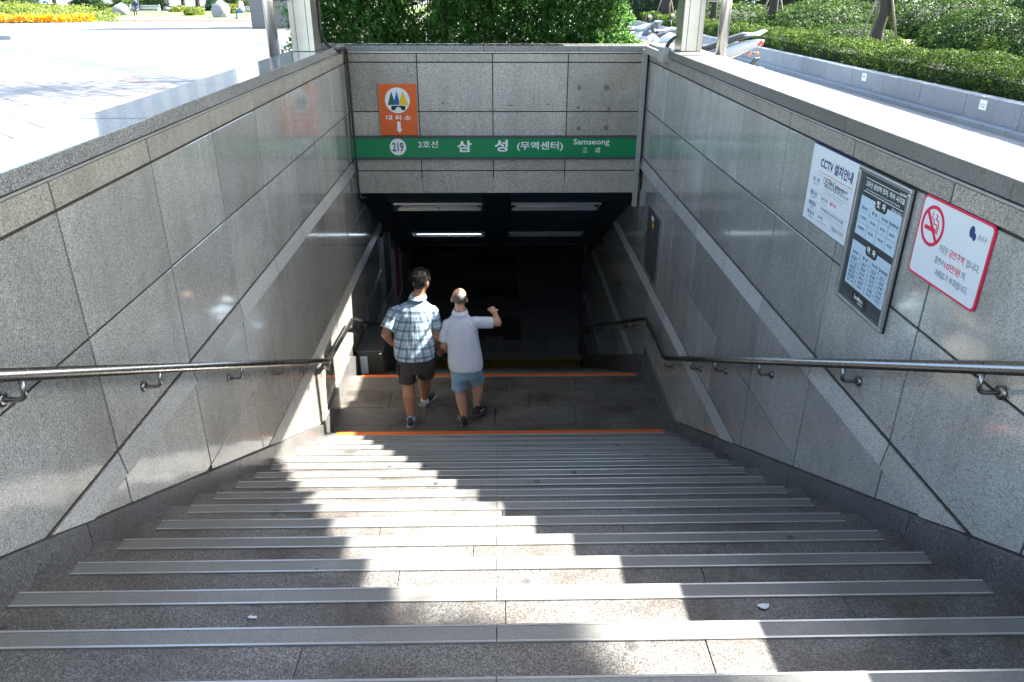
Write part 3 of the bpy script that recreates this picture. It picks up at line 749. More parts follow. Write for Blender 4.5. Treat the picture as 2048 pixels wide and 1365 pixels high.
# timetable
e, w, h = board('train_timetable', 'aluminium framed charcoal train timetable with two pale blue tables', 'timetable', 3.218, 2.775, -.690, -1.287)
MB().prism(rect(-w, w, -h, h), lambda u_, v_, d: (-d, -u_, v_), 0, .009).build('back_plate', 'ttdark', e)
t = .020
for nm, (a, b, c, d_) in enumerate(((-w, w, h-t, h), (-w, w, -h, -h+t), (-w, -w+t, -h+t, h-t), (w-t, w, -h+t, h-t))):
    MB().prism(rect(a, b, c, d_), lambda u_, v_, d: (-d, -u_, v_), 0, .024).build('frame_bar', 'alu_frame', e, bevel=.004)
Mt = T4(Mright, .0092); Mt2 = T4(Mright, .0104); Mt3 = T4(Mright, .0114)
def table(y1, y0, title, rws):
    flat('table_panel', rect(-.175, .178, y0, y1), 'ttpale', e, Mt)
    flat('title_tab', [(-.045, y1+.012), (-.045, y1-.016), (-.033, y1-.028), (.045, y1-.028), (.057, y1-.016), (.057, y1+.012)], 'ttdark', e, Mt2)
    letters('lettering', [(title, .006, y1-.002, .028, .075, .025, 'C')], 'white', e, Mt3)
    L = [('행선지', -.128, y1-.048, .014, .055, .01, 'C'), ('평 일', -.035, y1-.048, .014, .045, .01, 'C'), ('토요일', .055, y1-.048, .014, .05, .01, 'C'), ('일/공휴일', .132, y1-.048, .014, .07, .015, 'C')]
    n = len(rws); dy = (y1-.065-y0-.01)/n
    mm = MB()
    for i, rw in enumerate(rws):
        yy = y1-.065-dy*(i+.5)
        L.append((rw[0], -.128, yy, .013, .06, .01, 'C'))
        for q, xx in enumerate((-.035, .055, .132)): L.append((rw[q+1], xx, yy, .011, .04, .006, 'C'))
        mm.prism(rect(-.17, .172, yy+dy/2, yy+dy/2+.001), lambda u_, v_, d: Mt2 @ Vector((u_, v_, d)), 0, .0004)
    for xx in (-.078, .01, .094): mm.prism(rect(xx, xx+.001, y0+.006, y1-.034), lambda u_, v_, d: Mt2 @ Vector((u_, v_, d)), 0, .0004)
    mm.build('table_rules', 'grayprint', e); letters('table_print', L, 'blueprint', e, Mt2)
table(h-.118, h-.285, '첫  차', [('신  촌방면', '05:30', '05:30', '05:30'), ('성수종합운동장', '05:38', '05:38', '05:33')])
table(h-.315, -h+.085, '막  차', [('홍대입구', '00:17', '23:24', '23:31'), ('신  도  림', '00:28', '23:38', '23:38'), ('서울대입구', '00:41', '23:43', '23:46'), ('을지로입구', '00:16', '23:17', '23:18'), ('종합운동장', '00:28', '23:38', '23:38'), ('성   수', '00:43', '23:44', '23:43')])
letters('lettering', [('2호선 삼성역 첫차, 막차 시각표', .01, h-.062, .026, .33, .012, 'C'), ('Line 2 Samseong Station, First and Last Trains Timetable', .0, h-.086, .009, .29, .002, 'C'), ('☎ 02)6110-2191', .13, h-.112, .013, .08, .012, 'C'), ('Seoul Metro', .155, h-.036, .010, .05, .012, 'C'), ('SeoulMetro', -.02, -h+.056, .020, .085, .015, 'C'), ('서울메트로', .0, -h+.037, .009, .05, .01, 'C')], 'white', e, Mt2)
m = MB()
for yy in (h-.042, h-.098): m.prism(rect(-.165, .178, yy, yy+.002), lambda u_, v_, d: Mt2 @ Vector((u_, v_, d)), 0, .0005)
m.build('rule_line', 'white', e)
flat('logo_plate', rect(-.085, .055, -h+.026, -h+.074), 'blackprint', e, Mt)
# no-smoking sign
e, w, h = board('no_smoking_sign', 'white no-smoking sign with red rounded border and crossed cigarette', 'sign', 2.706, 2.270, -.683, -.981)
MB().prism(rrect(-w, w, -h, h, .022), lambda u_, v_, d: (-d, -u_, v_), 0, .006).build('sign_plate', 'redprint', e)
flat('sign_face', rrect(-w+.009, w-.009, -h+.008, h-.008, .016), 'signwhite', e, T4(Mright, .0062))
Mq = T4(Mright, .0072)
cx, cz_ = -.125, .050
r0, r1 = .074, .061
n = 40; m = MB(); vs = []
for i in range(n):
    a = 2*math.pi*i/n
    for rr in (r1, r0):
        for d in (0, .0008): vs.append(Mq @ Vector((cx+rr*math.cos(a), cz_+rr*math.sin(a), d)))
fs = []
for i in range(n):
    a, b = i*4, ((i+1) % n)*4
    fs += [(a+1, a+3, b+3, b+1), (a, a+1, b+1, b), (a+3, a+2, b+2, b+3)]
m.add(vs, fs); m.build('prohibition_ring', 'redprint', e)
flat('slash_bar', [(cx-.040, cz_+.050), (cx-.050, cz_+.042), (cx+.038, cz_-.052), (cx+.048, cz_-.044)], 'redprint', e, T4(Mright, .0084))
flat('cigarette', rect(cx-.048, cx+.022, cz_-.020, cz_-.005), 'redprint', e, Mq)
flat('cigarette', rect(cx+.026, cx+.031, cz_-.020, cz_-.005), 'redprint', e, Mq)
flat('cigarette', rect(cx+.035, cx+.039, cz_-.020, cz_-.005), 'redprint', e, Mq)
m = MB()
for pts in ([(cx-.01, cz_+.048), (cx-.012, cz_+.03), (cx+.004, cz_+.022), (cx+.006, cz_+.010), (cx+.028, cz_+.010), (cx+.030, cz_-.002)], [(cx+.012, cz_+.046), (cx+.020, cz_+.040), (cx+.014, cz_+.028), (cx+.034, cz_+.024), (cx+.038, cz_-.002)]):
    for a, b in zip(pts[:-1], pts[1:]):
        dd = Vector((b[0]-a[0], b[1]-a[1])).normalized()*.002; nn = Vector((-dd.y, dd.x))
        m.prism([(a[0]-dd.x+nn.x, a[1]-dd.y+nn.y), (a[0]-dd.x-nn.x, a[1]-dd.y-nn.y), (b[0]+dd.x-nn.x, b[1]+dd.y-nn.y), (b[0]+dd.x+nn.x, b[1]+dd.y+nn.y)], lambda u_, v_, d: Mq @ Vector((u_, v_, d)), 0, .0009)
m.build('smoke_lines', 'redprint', e)
letters('lettering', [('이곳은', -.022, -.006, .027, .055, .006, 'C'), ('입니다.', .155, -.006, .027, .075, .006, 'C'), ('흡연시', -.032, -.052, .027, .055, .006, 'C'), ('의', .118, -.052, .027, .022, .006, 'C'), ('과태료가 부과됩니다.', .060, -.094, .027, .205, .006, 'C'), ('강남구', .165, .092, .018, .05, .006, 'C')], 'grayprint', e, Mq)
letters('red_print', [('금연구역', .058, -.006, .028, .09, .012, 'C'), ('10만원', .052, -.052, .028, .095, .012, 'C')], 'redprint', e, Mq)
m = MB(); m.prism(circ(.105, .098, .014, 16, .020), lambda u_, v_, d: Mq @ Vector((u_, v_, d)), 0, .0008); m.prism(circ(.122, .085, .009, 16, .013), lambda u_, v_, d: Mq @ Vector((u_, v_, d)), 0, .001)
m.build('emblem', 'blueprint', e)

# distribution cabinet door in the right wall
e, w, h = board('cabinet_door', 'dark metal service cabinet door with vents in the right wall', 'cabinet', 7.58, 6.97, -2.02, -2.70)
MB().prism(rect(-w, w, -h, h), lambda u_, v_, d: (-d, -u_, v_), 0, .016).build('door_frame', 'alu_frame', e, bevel=.004)
MB().prism(rect(-w+.02, w-.02, -h+.02, h-.02), lambda u_, v_, d: (-d, -u_, v_), .0165, .022).build('door_leaf', 'door', e, bevel=.003)
m = MB()
for sx, sz in ((-.18, .16), (.14, .2), (-.18, -.2), (.14, -.24)):
    for i in range(7): m.prism(rect(sx-.035, sx+.035, sz-i*.018, sz-i*.018+.008), lambda u_, v_, d: (-d, -u_, v_), .0222, .027)
m.build('vent_louvres', 'darkgrey', e)
flat('white_label', rect(-.08, .03, .24, .285), 'signwhite', e, T4(Mright, .0222))
flat('yellow_label', rect(-.02, .04, .175, .225), 'gyellow', e, T4(Mright, .0222))
MB().prism(rect(-w+.03, -w+.045, -.06, .04), lambda u_, v_, d: (-d, -u_, v_), .0222, .04).build('handle', 'chrome', e)
# poster frames on the far left wall
for (ya, yb, za, zb, mt, lb) in ((9.72, 10.42, -3.05, -3.98, 'ttdark', 'dark poster frame on the left tunnel wall, nearer one'), (10.72, 11.4, -3.55, -4.42, 'redposter', 'reddish poster frame on the left tunnel wall, deeper one')):
    e = empty('poster_frame', (XL+.012, (ya+yb)/2, (za+zb)/2), lb, 'poster'); w, h = (yb-ya)/2, (zb-za)/2
    if mt == 'redposter' and mt not in M: M[mt] = plain('dull_red_poster', (.20, .05, .045), .5, nz=.5, nscale=9)
    MB().box(.001, .012, -w+.02, w-.02, -h+.02, h-.02).build('poster_sheet', mt, e)
    for (a, b, c, d_) in ((-w, w, h-.02, h), (-w, w, -h, -h+.02), (-w, -w+.02, -h+.02, h-.02), (w-.02, w, -h+.02, h-.02)):
        MB().box(0, .03, a, b, c, d_).build('frame_bar', 'alu_frame', e)
# folded platform lift at the head of the lower flight
e = empty('platform_lift', (XL+.02, 7.42, -3.97), 'folded grey wheelchair platform lift on the left wall past the landing', 'stair lift')
MB().box(0, .30, 0, .7, .0, .36).build('lift_body', 'darkgrey', e, bevel=.01)
MB().box(.04, .12, -.014, -.002, .02, .30).build('side_flap', 'signwhite', e, bevel=.004)
MB().box(.15, .29, -.010, -.002, .03, .33).build('front_panel', 'door', e, bevel=.004)
MB().ell((.27, -.015, .33), (.02, .012, .02)).build('key_switch', 'chrome', e)
MB().box(0, .36, -.44, -.02, .03, .10).build('base_plate', 'black', e, bevel=.006)
# ================================================================== CANOPY
can = empty('entrance_canopy', (0, 5, G0), 'stainless steel entrance canopy with clad columns and round posts on the coping', 'canopy')
co_ = Vector(can.location)
def column(x0, x1, y0, y1, zb):
    m = MB(); w = (x1-x0)
    g1 = .004
    # front face in three cladding strips, sides plain
    xs = [x0, x0+w*.235, x0+w*.765, x1]
    base = MB().box(x0+.004-co_.x, x1-.004-co_.x, y0+.006-co_.y, y1-co_.y, zb-co_.z, 1.38-co_.z).build('column_core', 'black', can)
    for a, b in zip(xs[:-1], xs[1:]):
        MB().box(a+.0025-co_.x, b-.0025-co_.x, y0-co_.y, y0+.0055-co_.y, zb+.004-co_.z, 1.38-co_.z).build('cladding_strip', 'steel_col', can)
    for xa, xb in ((x0-.001, x0+.0035), (x1-.0035, x1+.001)):
        MB().box(xa-co_.x, xb-co_.x, y0+.001-co_.y, y0+(y1-y0)*.55-co_.y, zb+.004-co_.z, 1.38-co_.z).build('cladding_strip', 'steel_col', can)
        MB().box(xa-co_.x, xb-co_.x, y0+(y1-y0)*.57-co_.y, y1-co_.y, zb+.004-co_.z, 1.38-co_.z).build('cladding_strip', 'steel_col', can)
column(-1.804, -1.609, 7.21, 7.50, -.529); column(1.662, 1.842, 7.16, 7.44, -.524)
column(-1.804, -1.609, -1.2, -.9, -.529); column(1.662, 1.842, -1.2, -.9, -.524)
for (x, y, zb) in ((-1.868, 6.84, G0), (1.94, 6.86, G0), (-1.868, -.5, G0), (1.94, -.5, G0)):
    MB().cyl((x-co_.x, y-co_.y, zb-co_.z), (x-co_.x, y-co_.y, 1.38-co_.z), .046, 24).build('round_post', 'steel', can)
for s, x0, x1 in ((-1, -1.868, -1.80), (1, 1.94, 1.84)):
    MB().cyl((x0-co_.x, 6.85-co_.y, -.10-co_.z), (x1-co_.x, 7.22-co_.y, -.10-co_.z), .016, 12).build('tie_bar', 'steel', can)
RE = 2.51
MB().box(-1.95, RE, -2.4-co_.y, 9.1-co_.y, 1.39-co_.z, 1.47-co_.z).build('roof_slab', 'roof', can)
for y in np.arange(-2.0, 9.1, 1.25): MB().box(-1.92, RE-.05, y-.03-co_.y, y+.03-co_.y, 1.30-co_.z, 1.389-co_.z).build('roof_beam', 'steel', can)
# cables and trunking at the corners of the lintel
def curve_tube(name, pts, r, mat, label, cat, n=8):
    P = [Vector(p) for p in pts]; out = []
    for i in range(len(P)-1):
        a, b, c, d = P[max(0, i-1)], P[i], P[i+1], P[min(len(P)-1, i+2)]
        for k in range(6):
            t = k/6; out.append(.5*((2*b)+(c-a)*t+(2*a-5*b+4*c-d)*t*t+(3*b-3*c+d-a)*t**3))
    out.append(P[-1]); c0 = P[0].copy()
    return MB().tube([p-c0 for p in out], r, n).build(name, mat, None, loc=c0, label=label, cat=cat)
curve_tube('power_cable', [(-1.596, 7.48, 1.1), (-1.594, 7.48, 0), (-1.592, 7.47, -.38), (-1.57, 7.60, -.50), (-1.535, 7.86, -.565), (-1.530, 7.95, -.60)], .013, 'cable', 'dark cable running down the left canopy column to the coping', 'cable')
curve_tube('conduit_pipe', [(-1.528, 7.97, -.575), (-1.522, 8.12, -.565), (-1.518, 8.215, -.60), (-1.515, 8.235, -.70), (-1.513, 8.238, -1.3), (-1.512, 8.238, -1.72), (-1.512, 8.24, -2.06), (-1.49, 8.25, -2.12), (-1.45, 8.30, -2.13)], .014, 'cable', 'dark conduit pipe in the left corner of the lintel wall', 'pipe')
tr = empty('cable_trunking', (XR-.03, YB-.03, -2.2), 'pale grey cable trunking boxed down the right corner of the lintel wall', 'trunking')
MB().box(-.052, -.002, -.045, .014, -.02, 1.62).build('trunking_riser', 'trunking', tr, bevel=.004)
MB().box(-.035, -.001, -.92, -.0455, 1.56, 1.66).build('trunking_box', 'trunking', tr, bevel=.004) if False else None
MB().box(-.03, .0, -.75, -.046, 1.58, 1.655).build('trunking_box', 'trunking', tr, bevel=.004)
MB().box(-.045, .03, -.98, -.751, 1.57, 1.70).build('junction_box', 'trunking', tr, bevel=.004)
for i in range(4): MB().tube([(.0, -.95+.03*i, 1.70), (.02, -.95+.03*i, 1.74), (.08, -.9+.02*i, 1.79)], .008, 8).build('cable_end', 'cable', tr)

scaled(_sn)
# ================================================================== PAVING (left plaza)
def paving():
    pl = empty('plaza_paving', (-8, 14, gz(-8, 14)), kind='structure')
    po = Vector(pl.location)
    U = Vector((.69, -.724)); N_ = Vector((.724, .69)); a, b = .86, .43
    cells = []
    for j in range(-20, 150):
        for i in range(-60, 60):
            c = U*((i+(.5 if j % 2 else 0))*a)+N_*(j*b)
            if c.y < 5 or c.x > -2.6 or c.y > 66 or c.x < -40: continue
            # visible test
            P = Vector((c.x, c.y, gz(c.x, c.y))); d = P; w_ = d.dot(FW); px = 1024+F_PX*d.dot(RT)/w_; py = 682.5-F_PX*d.dot(UP)/w_
            if px < -160 or px > 660 or py > 300 or c.x > -1.9: continue
            cells.append((w_, c, j))
    cells.sort(key=lambda t: t[0])
    rngs = random.Random(3)
    far = {0: MB(), 1: MB(), 2: MB()}
    bedm = MB(); bed_ys = [5, 8, 15, 25, 35, 45, 55]
    for ya, yb in zip(bed_ys[:-1], bed_ys[1:]):
        P_ = [(-40, ya), (-2.7, ya), (-2.7, yb), (-40, yb)]; bedm.add([(x-po.x, y-po.y, gz(x, y)-po.z+.003) for x, y in P_], [(0, 1, 2, 3)])
    bedm.build('joint_bed', 'soil', pl)
    mats = ['pave', 'pave_pink', 'pave_dark']
    for n, (w_, c, j) in enumerate(cells):
        band = (j % 15) in (13, 14)
        r = rngs.random(); k = 2 if band else (1 if r < .10 else (2 if r > .93 else 0))
        if c.x > -2.0: continue
        q = [c+U*(sx*(a/2-.007))+N_*(sy*(b/2-.007)) for sx, sy in ((-1, -1), (1, -1), (1, 1), (-1, 1))]
        if w_ > 45: continue
        m = MB() if n < 290 else far[k]
        dz = rngs.uniform(.010, .013)
        lo = [(p.x-po.x, p.y-po.y, gz(p.x, p.y)-po.z+.004) for p in q]; hi = [(x, y, z+dz) for x, y, z in lo]
        m.hexa(lo+hi)
        if n < 290: m.build('paving_slab', mats[k], pl)
    for k in far:
        if far[k].v: tag(far[k].build('paving_slabs', mats[k], pl), kind='stuff')
paving()
# far grass verge, road and asphalt
def sheet(name, poly, mat, dz, kind='structure'):
    m = MB(); n = len(poly)
    m.add([(x, y, gz(x, y)+dz) for x, y in poly], [tuple(range(n))]); return m.build(name, mat, kind=kind)
sheet('lawn', [(-60, 62.5), (-14, 59.6), (-6, 62), (4, 62), (4, 84), (-60, 84)], 'lawn', .02)
sheet('road', [(-200, 88), (200, 88), (200, 130), (-200, 130)], 'asphalt', .02)
sheet('side_road', [(7.5, 42), (60, 42), (60, 87.9), (7.5, 87.9)], 'asphalt', .024)

# ================================================================== PLANTER AND KERB (right)
XK, XW = 5.50, 5.62
kb = empty('kerb', (XK, 12, gz(XK, 12)), kind='structure')
pw = empty('planter_wall', (XW, 12, gz(XW, 12)), 'low grey granite wall of the long planter beside the pavement', 'planter')
y = 4.0; n = 0
ZTOP = -1.13
def ztop(y): return ZTOP-.004*max(0, y-8)
while y < 42:
    L = 1.05; 
    m = MB(); y2 = y+L-.006
    def blk(m, x0, x1, za, zb, root):
        r_ = Vector(root.location)
        m.hexa([(x0-r_.x, y-r_.y, za(y)-r_.z), (x1-r_.x, y-r_.y, za(y)-r_.z), (x1-r_.x, y2-r_.y, za(y2)-r_.z), (x0-r_.x, y2-r_.y, za(y2)-r_.z), (x0-r_.x, y-r_.y, zb(y)-r_.z), (x1-r_.x, y-r_.y, zb(y)-r_.z), (x1-r_.x, y2-r_.y, zb(y2)-r_.z), (x0-r_.x, y2-r_.y, zb(y2)-r_.z)])
    blk(m, XK, XW-.003, lambda t: gz(XK, t)-.05, lambda t: gz(XK, t)+.06, kb); m.build('kerb_stone', 'kerb', kb, bevel=.008)
    m = MB(); blk(m, XW, XW+.16, lambda t: gz(XW, t)-.1, ztop, pw); m.build('wall_block', 'planter', pw, bevel=.005)
    y += L
m = MB(); m.add([(XW+.15, 3, -1.19), (60, 3, -1.19), (60, 42, -1.31), (XW+.15, 42, -1.31)], [(0, 1, 2, 3)]); m.build('planter_soil', 'soil', kind='structure')
m = MB(); m.add([(XW+.9, 8, -1.165), (14, 8, -1.165), (14, 34, -1.25), (XW+.9, 34, -1.25)], [(0, 1, 2, 3)]); m.build('planter_lawn', 'lawn', kind='structure')
for (yy, s, lb) in ((19.4, '', 'small white number sticker farthest along the planter wall'), (11.97, '8', 'white number sticker in the middle of the planter wall'), (8.89, '12', 'white number sticker nearest on the planter wall')):
    zc_ = -1.215-.004*(yy-8); e = empty('number_sticker', (XW-.001, yy, zc_), lb, 'sticker', 'white stickers on the planter wall')
    flat('sticker_sheet', rect(-.07, .07, -.058, .05), 'white', e, T4(Mright, .0), 0, .002)
    if s: letters('lettering', [(s, 0, -.01 if s == '12' else 0, .045, .07, .01, 'C')], 'grayprint', e, T4(Mright, .0022))

# ================================================================== VEGETATION
def box_leaves(x0, x1, y0, y1, z0, z1, n, shell=.16, wob=.08, ends=True):
    """points near the surface of a clipped hedge"""
    P = []; Nn = []
    lx, ly, lz = x1-x0, y1-y0, z1-z0
    A = np.array([ly*lz, ly*lz, lx*ly, (lx*lz if ends else 0), (lx*lz if ends else 0)]); A = A/A.sum()
    f = RNG.choice(5, n, p=A); r = RNG.random((n, 3)); d = np.abs(RNG.normal(size=n))*shell*.5
    p = np.stack([x0+lx*r[:, 0], y0+ly*r[:, 1], z0+lz*r[:, 2]], 1); nn = np.zeros((n, 3))
    for k, (ax, v, s) in enumerate(((0, x0, -1), (0, x1, 1), (2, z1, 1), (1, y0, -1), (1, y1, 1))):
        i = f == k; p[i, ax] = v-s*d[i]; nn[i, ax] = s
    w = np.array([noise.noise(Vector(q)*2.2) for q in p])*wob
    p += nn*w[:, None]
    return p, nn
def blob_leaves(c, r, n, shell=.25, bump=.15, freq=1.5, lo=-.6):
    d = RNG.normal(size=(n*2, 3)); d /= np.linalg.norm(d, axis=1)[:, None]; d = d[d[:, 2] > lo][:n]
    k = np.array([1+bump*noise.noise(Vector(q)*freq*1.7+Vector(c)) + bump*.6*noise.noise(Vector(q)*freq*4+Vector(c)) for q in d])
    rad = k*(1-np.abs(RNG.normal(size=len(d)))*shell*.5)
    return np.array(c)+d*np.array(r)*rad[:, None], d
# tall hedge behind the lintel
def back_hedge():
    e = empty('tall_hedge', (-.1, 9.4, gz(0, 9.4)), 'tall loose green hedge with feathery leaves behind the lintel wall', 'hedge'); o = Vector(e.location)
    P = []; Nn = []
    n = 74000
    x = RNG.uniform(-2.3, 1.62, n); y = 9.35+np.abs(RNG.normal(size=n))*.34; z = RNG.uniform(-1.4, .55, n)
    # spray clumps
    cc = np.stack([RNG.uniform(-2.35, 1.72, 1100), 9.33+np.abs(RNG.normal(size=1100))*.22, RNG.uniform(-1.1, .5, 1100)], 1)
    k = RNG.integers(0, 1100, n//2)
    dirv = RNG.normal(size=(1100, 3)); dirv[:, 2] -= .55; dirv[:, 1] -= .5; dirv /= np.linalg.norm(dirv, axis=1)[:, None]
    t = RNG.uniform(-.02, .24, n//2)
    q = cc[k]+dirv[k]*t[:, None]+RNG.normal(size=(n//2, 3))*.026
    p0 = np.stack([x, y, z], 1)
    dens = np.array([noise.noise(Vector(v)*2.6) for v in p0]); p0 = p0[dens > -.3]
    p = np.concatenate([p0, q]); nn = np.zeros_like(p); nn[:, 1] = -.55; nn[:, 0] = .25; nn[:, 2] = .35
    xe = 1.62+.10*np.sin(p[:, 2]*7)+.06*np.sin(p[:, 2]*17); p = p[(p[:, 0] < xe) & (p[:, 1] > 9.06)]; nn = nn[:len(p)]
    link('hedge_foliage', leaf_mesh('hedge_foliage', p-np.array(o), .058, 'hedge', .34, nn, .8, 1.0), e)
    m = MB()
    for i in range(46):
        xx = random.uniform(-2.2, 1.5); yy = random.uniform(9.4, 10.0); a = random.uniform(-.3, .3)
        pts = [Vector((xx, yy, gz(0, 9)))-o]
        for j in range(5): pts.append(pts[-1]+Vector((a*.25+random.uniform(-.08, .08), random.uniform(-.08, .05), .38)))
        m.tube(pts, [.014, .012, .010, .008, .006, .004], 5)
    m.build('hedge_stems', 'bark', e)
back_hedge()
# clipped hedge along the planter
def clipped_hedge():
    e = empty('clipped_hedge', (6.2, 14, -1.2), 'long low clipped hedge growing along the top of the planter wall', 'hedge'); o = np.array(e.location)
    core = MB()
    for a, b in ((4, 12), (12, 22), (22, 41)):
        zo = -.004*(a-8 if a > 8 else 0)
        core.box(5.96-o[0], 6.78-o[0], a-o[1], b-.01-o[1], -1.2+zo-o[2], -.99+zo-o[2])
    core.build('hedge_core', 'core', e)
    PP = []; NN = []; SZ = []
    for a, b, n, s in ((4.5, 9, 24000, .034), (9, 13, 22000, .036), (13, 19, 17000, .045), (19, 28, 12000, .062), (28, 41, 8000, .09)):
        p, nn = box_leaves(5.84, 6.86, a, b, -1.17, -.83, n, .12, .13, ends=False)
        p[:, 2] -= .004*(p[:, 1]-8); p[:, 2] += np.clip((p[:, 2]+1.1)/.3, 0, 1)*(.035*np.sin(p[:, 1]*1.9)+.03*np.sin(p[:, 1]*4.3+1))
        PP.append(p); NN.append(nn); SZ.append(np.full(n, s)*RNG.uniform(.6, 1.35, n))
    P = np.concatenate(PP)-o; N_ = np.concatenate(NN); s = np.concatenate(SZ)
    link('hedge_foliage', leaf_mesh('hedge_foliage', P, s, 'clip', .5, N_*.9, .9, -.2), e)
clipped_hedge()
def shrub(name, c, r, n, sz, mat, label, cat='shrub', lo=-.5, group=None, bump=.15, shell=.22, freq=1.5):
    e = empty(name, (c[0], c[1], c[2]-r[2]*.5), label, cat, group); o = np.array(e.location)
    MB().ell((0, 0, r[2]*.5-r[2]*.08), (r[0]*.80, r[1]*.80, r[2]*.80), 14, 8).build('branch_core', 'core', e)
    p, nn = blob_leaves(c, r, n, shell, bump, freq, lo)
    link('foliage', leaf_mesh('foliage', p-o, sz, mat, .5, nn*1.0, .8, 0), e); return e
shrub('round_shrub', (9.55, 15.6, -1.05), (1.28, 1.2, .72), 20000, .055, 'shrub', 'big rounded shrub with sunlit top right of the forked tree')
shrub('clipped_shrub', (8.25, 18.6, -1.15), (1.1, 1.0, .40), 9000, .055, 'shrub', 'low flat clipped shrub behind the forked tree trunk')
shrub('round_shrub', (8.6, 22.0, -1.15), (1.75, 1.3, .72), 19000, .07, 'shrub', 'wide rounded shrub between the two staked trees')
shrub('leafy_shrub', (9.9, 23.8, -1.1), (2.2, 1.2, .80), 15000, .08, 'shrub', 'greyish leafy shrub behind the wide rounded one')
shrub('leafy_shrub', (12.6, 21.6, -1.1), (3.3, 1.3, .98), 24000, .075, 'shrub', 'long leafy shrub bank behind the big rounded shrub')
shrub('leafy_shrub', (7.9, 27.5, -1.2), (2.1, 1.3, .72), 8000, .085, 'shrub', 'leafy shrub right of the round steel post')
shrub('dark_shrub', (12.4, 16.4, -.7), (1.9, 1.8, 1.35), 14000, .07, 'darkleaf', 'dark tall bush at the right edge of the view')
shrub('dark_shrub', (11.4, 13.6, -1.1), (1.0, .9, .55), 7000, .06, 'darkleaf', 'loose dark green bush behind the hedge at the right edge', bump=.4, shell=.5)
for i, (x, y, h_) in enumerate(((9.35, 13.6, .55), (9.9, 13.2, .62), (8.9, 14.2, .42), (10.5, 12.9, .68))):
    e = empty('upright_plant', (x, y, -1.17), ['feathery upright plant below the big rounded shrub', 'second feathery plant from the big rounded shrub', 'smallest feathery plant at the foot of the big rounded shrub', 'tallest feathery plant by the dark bush'][i], 'plant', 'feathery plants behind the hedge')
    P = []
    m = MB()
    for s in range(9):
        a = random.uniform(0, 6.28); r = random.uniform(.02, .16); L = h_*random.uniform(.6, 1)
        b = Vector((r*math.cos(a), r*math.sin(a), 0)); t_ = b+Vector((random.uniform(-.08, .08), random.uniform(-.08, .08), L)); m.tube([b, t_], [.006, .003], 5)
        for k in range(170):
            u_ = random.random(); P.append(b.lerp(t_, u_)+Vector((random.gauss(0, .05), random.gauss(0, .05), random.gauss(0, .02)))*(1.15-u_*.7))
    m.build('stems', 'bark', e); link('foliage', leaf_mesh('foliage', np.array([tuple(q) for q in P]), .04, 'clip', .3, None, 1, -.8), e)
# evergreen screen along the far edge of the planter
for i, (x, y, rx, rz, lb) in enumerate(((8.0, 34.5, 3.2, 1.9, 'dark evergreen screen tree behind the taxi side of the planter'), (13.2, 32.5, 3.4, 2.2, 'dark evergreen screen tree in the middle of the planter back'), (18.5, 29, 3.6, 2.6, 'dark evergreen screen tree towards the right edge'), (17.5, 21.5, 2.6, 2.6, 'dark evergreen tree nearest the right edge'))):
    shrub('evergreen_tree', (x, y, -.9+.5), (rx, 1.6, rz), 11000, .12, 'darkleaf', lb, 'tree', lo=-.8, bump=.25, shell=.35)
def tree(x, y, zb, label, pts=None, r=.12, forks=(), crown=None, stakes=True, name='staked_tree', leaf='treeleaf', group=None):
    e = empty(name, (x, y, zb), label, 'tree', group)
    pts = pts or [(0, 0, -.05), (.02, 0, .8), (.04, .02, 1.7), (.05, .0, 2.6)]
    MB().tube(pts, [r*1.25]+[r*(1-.12*i) for i in range(len(pts)-1)], 12).build('trunk', 'bark', e)
    for f in forks: MB().tube(f, [r*.85*(1-.15*i) for i in range(len(f))], 10).build('limb', 'bark', e)
    if crown:
        c, rr, n, sz = crown
        p, nn = blob_leaves(c, rr, n, .9, .35, 1.6, -.7)
        keep = np.array([noise.noise(Vector(q)*.9) for q in p]) > -.12
        link('crown', leaf_mesh('crown', p[keep], sz, leaf, .5, None, 1, .3), e)
    if stakes:
        for a in (R(200), R(320), R(80)):
            b = Vector((.48*math.cos(a), .48*math.sin(a), -.05)); t_ = Vector((.05*math.cos(a), .05*math.sin(a), 1.35))
            MB().tube([b, t_+(t_-b)*.05], .024, 8).build('stake', 'wood', e)
        MB().cyl((.02, 0, 1.25), (.02, 0, 1.31), r*1.35, 14).build('tie_band', 'cable', e)
    return e
tree(7.78, 16.4, -1.17, 'dark forked tree with three wooden stakes behind the planter hedge', pts=[(-.02, 0, -.05), (.02, 0, .35), (.08, 0, .7), (.02, .05, 1.5), (-.08, .05, 2.6)], r=.105,
     forks=[[(.06, 0, .6), (.24, 0, 1.0), (.42, 0, 1.5), (.55, 0, 2.4)]], crown=((0, 0, 3.6), (1.7, 1.7, 1.1), 4200, .12))
tree(7.45, 21.9, -1.2, 'straight dark tree with stakes, second along the planter', r=.11, crown=((0, 0, 3.5), (1.5, 1.5, 1.0), 2500, .14))
tree(6.95, 26.0, -1.22, 'slim staked tree seen between canopy column and round post', r=.09, crown=((0, 0, 3.6), (1.4, 1.4, 1.0), 2000, .15))
tree(6.35, 30.5, -1.28, 'thick-barked tree beyond the hedge beside the taxi', r=.16, crown=((0, 0, 3.9), (1.8, 1.8, 1.2), 2200, .16))
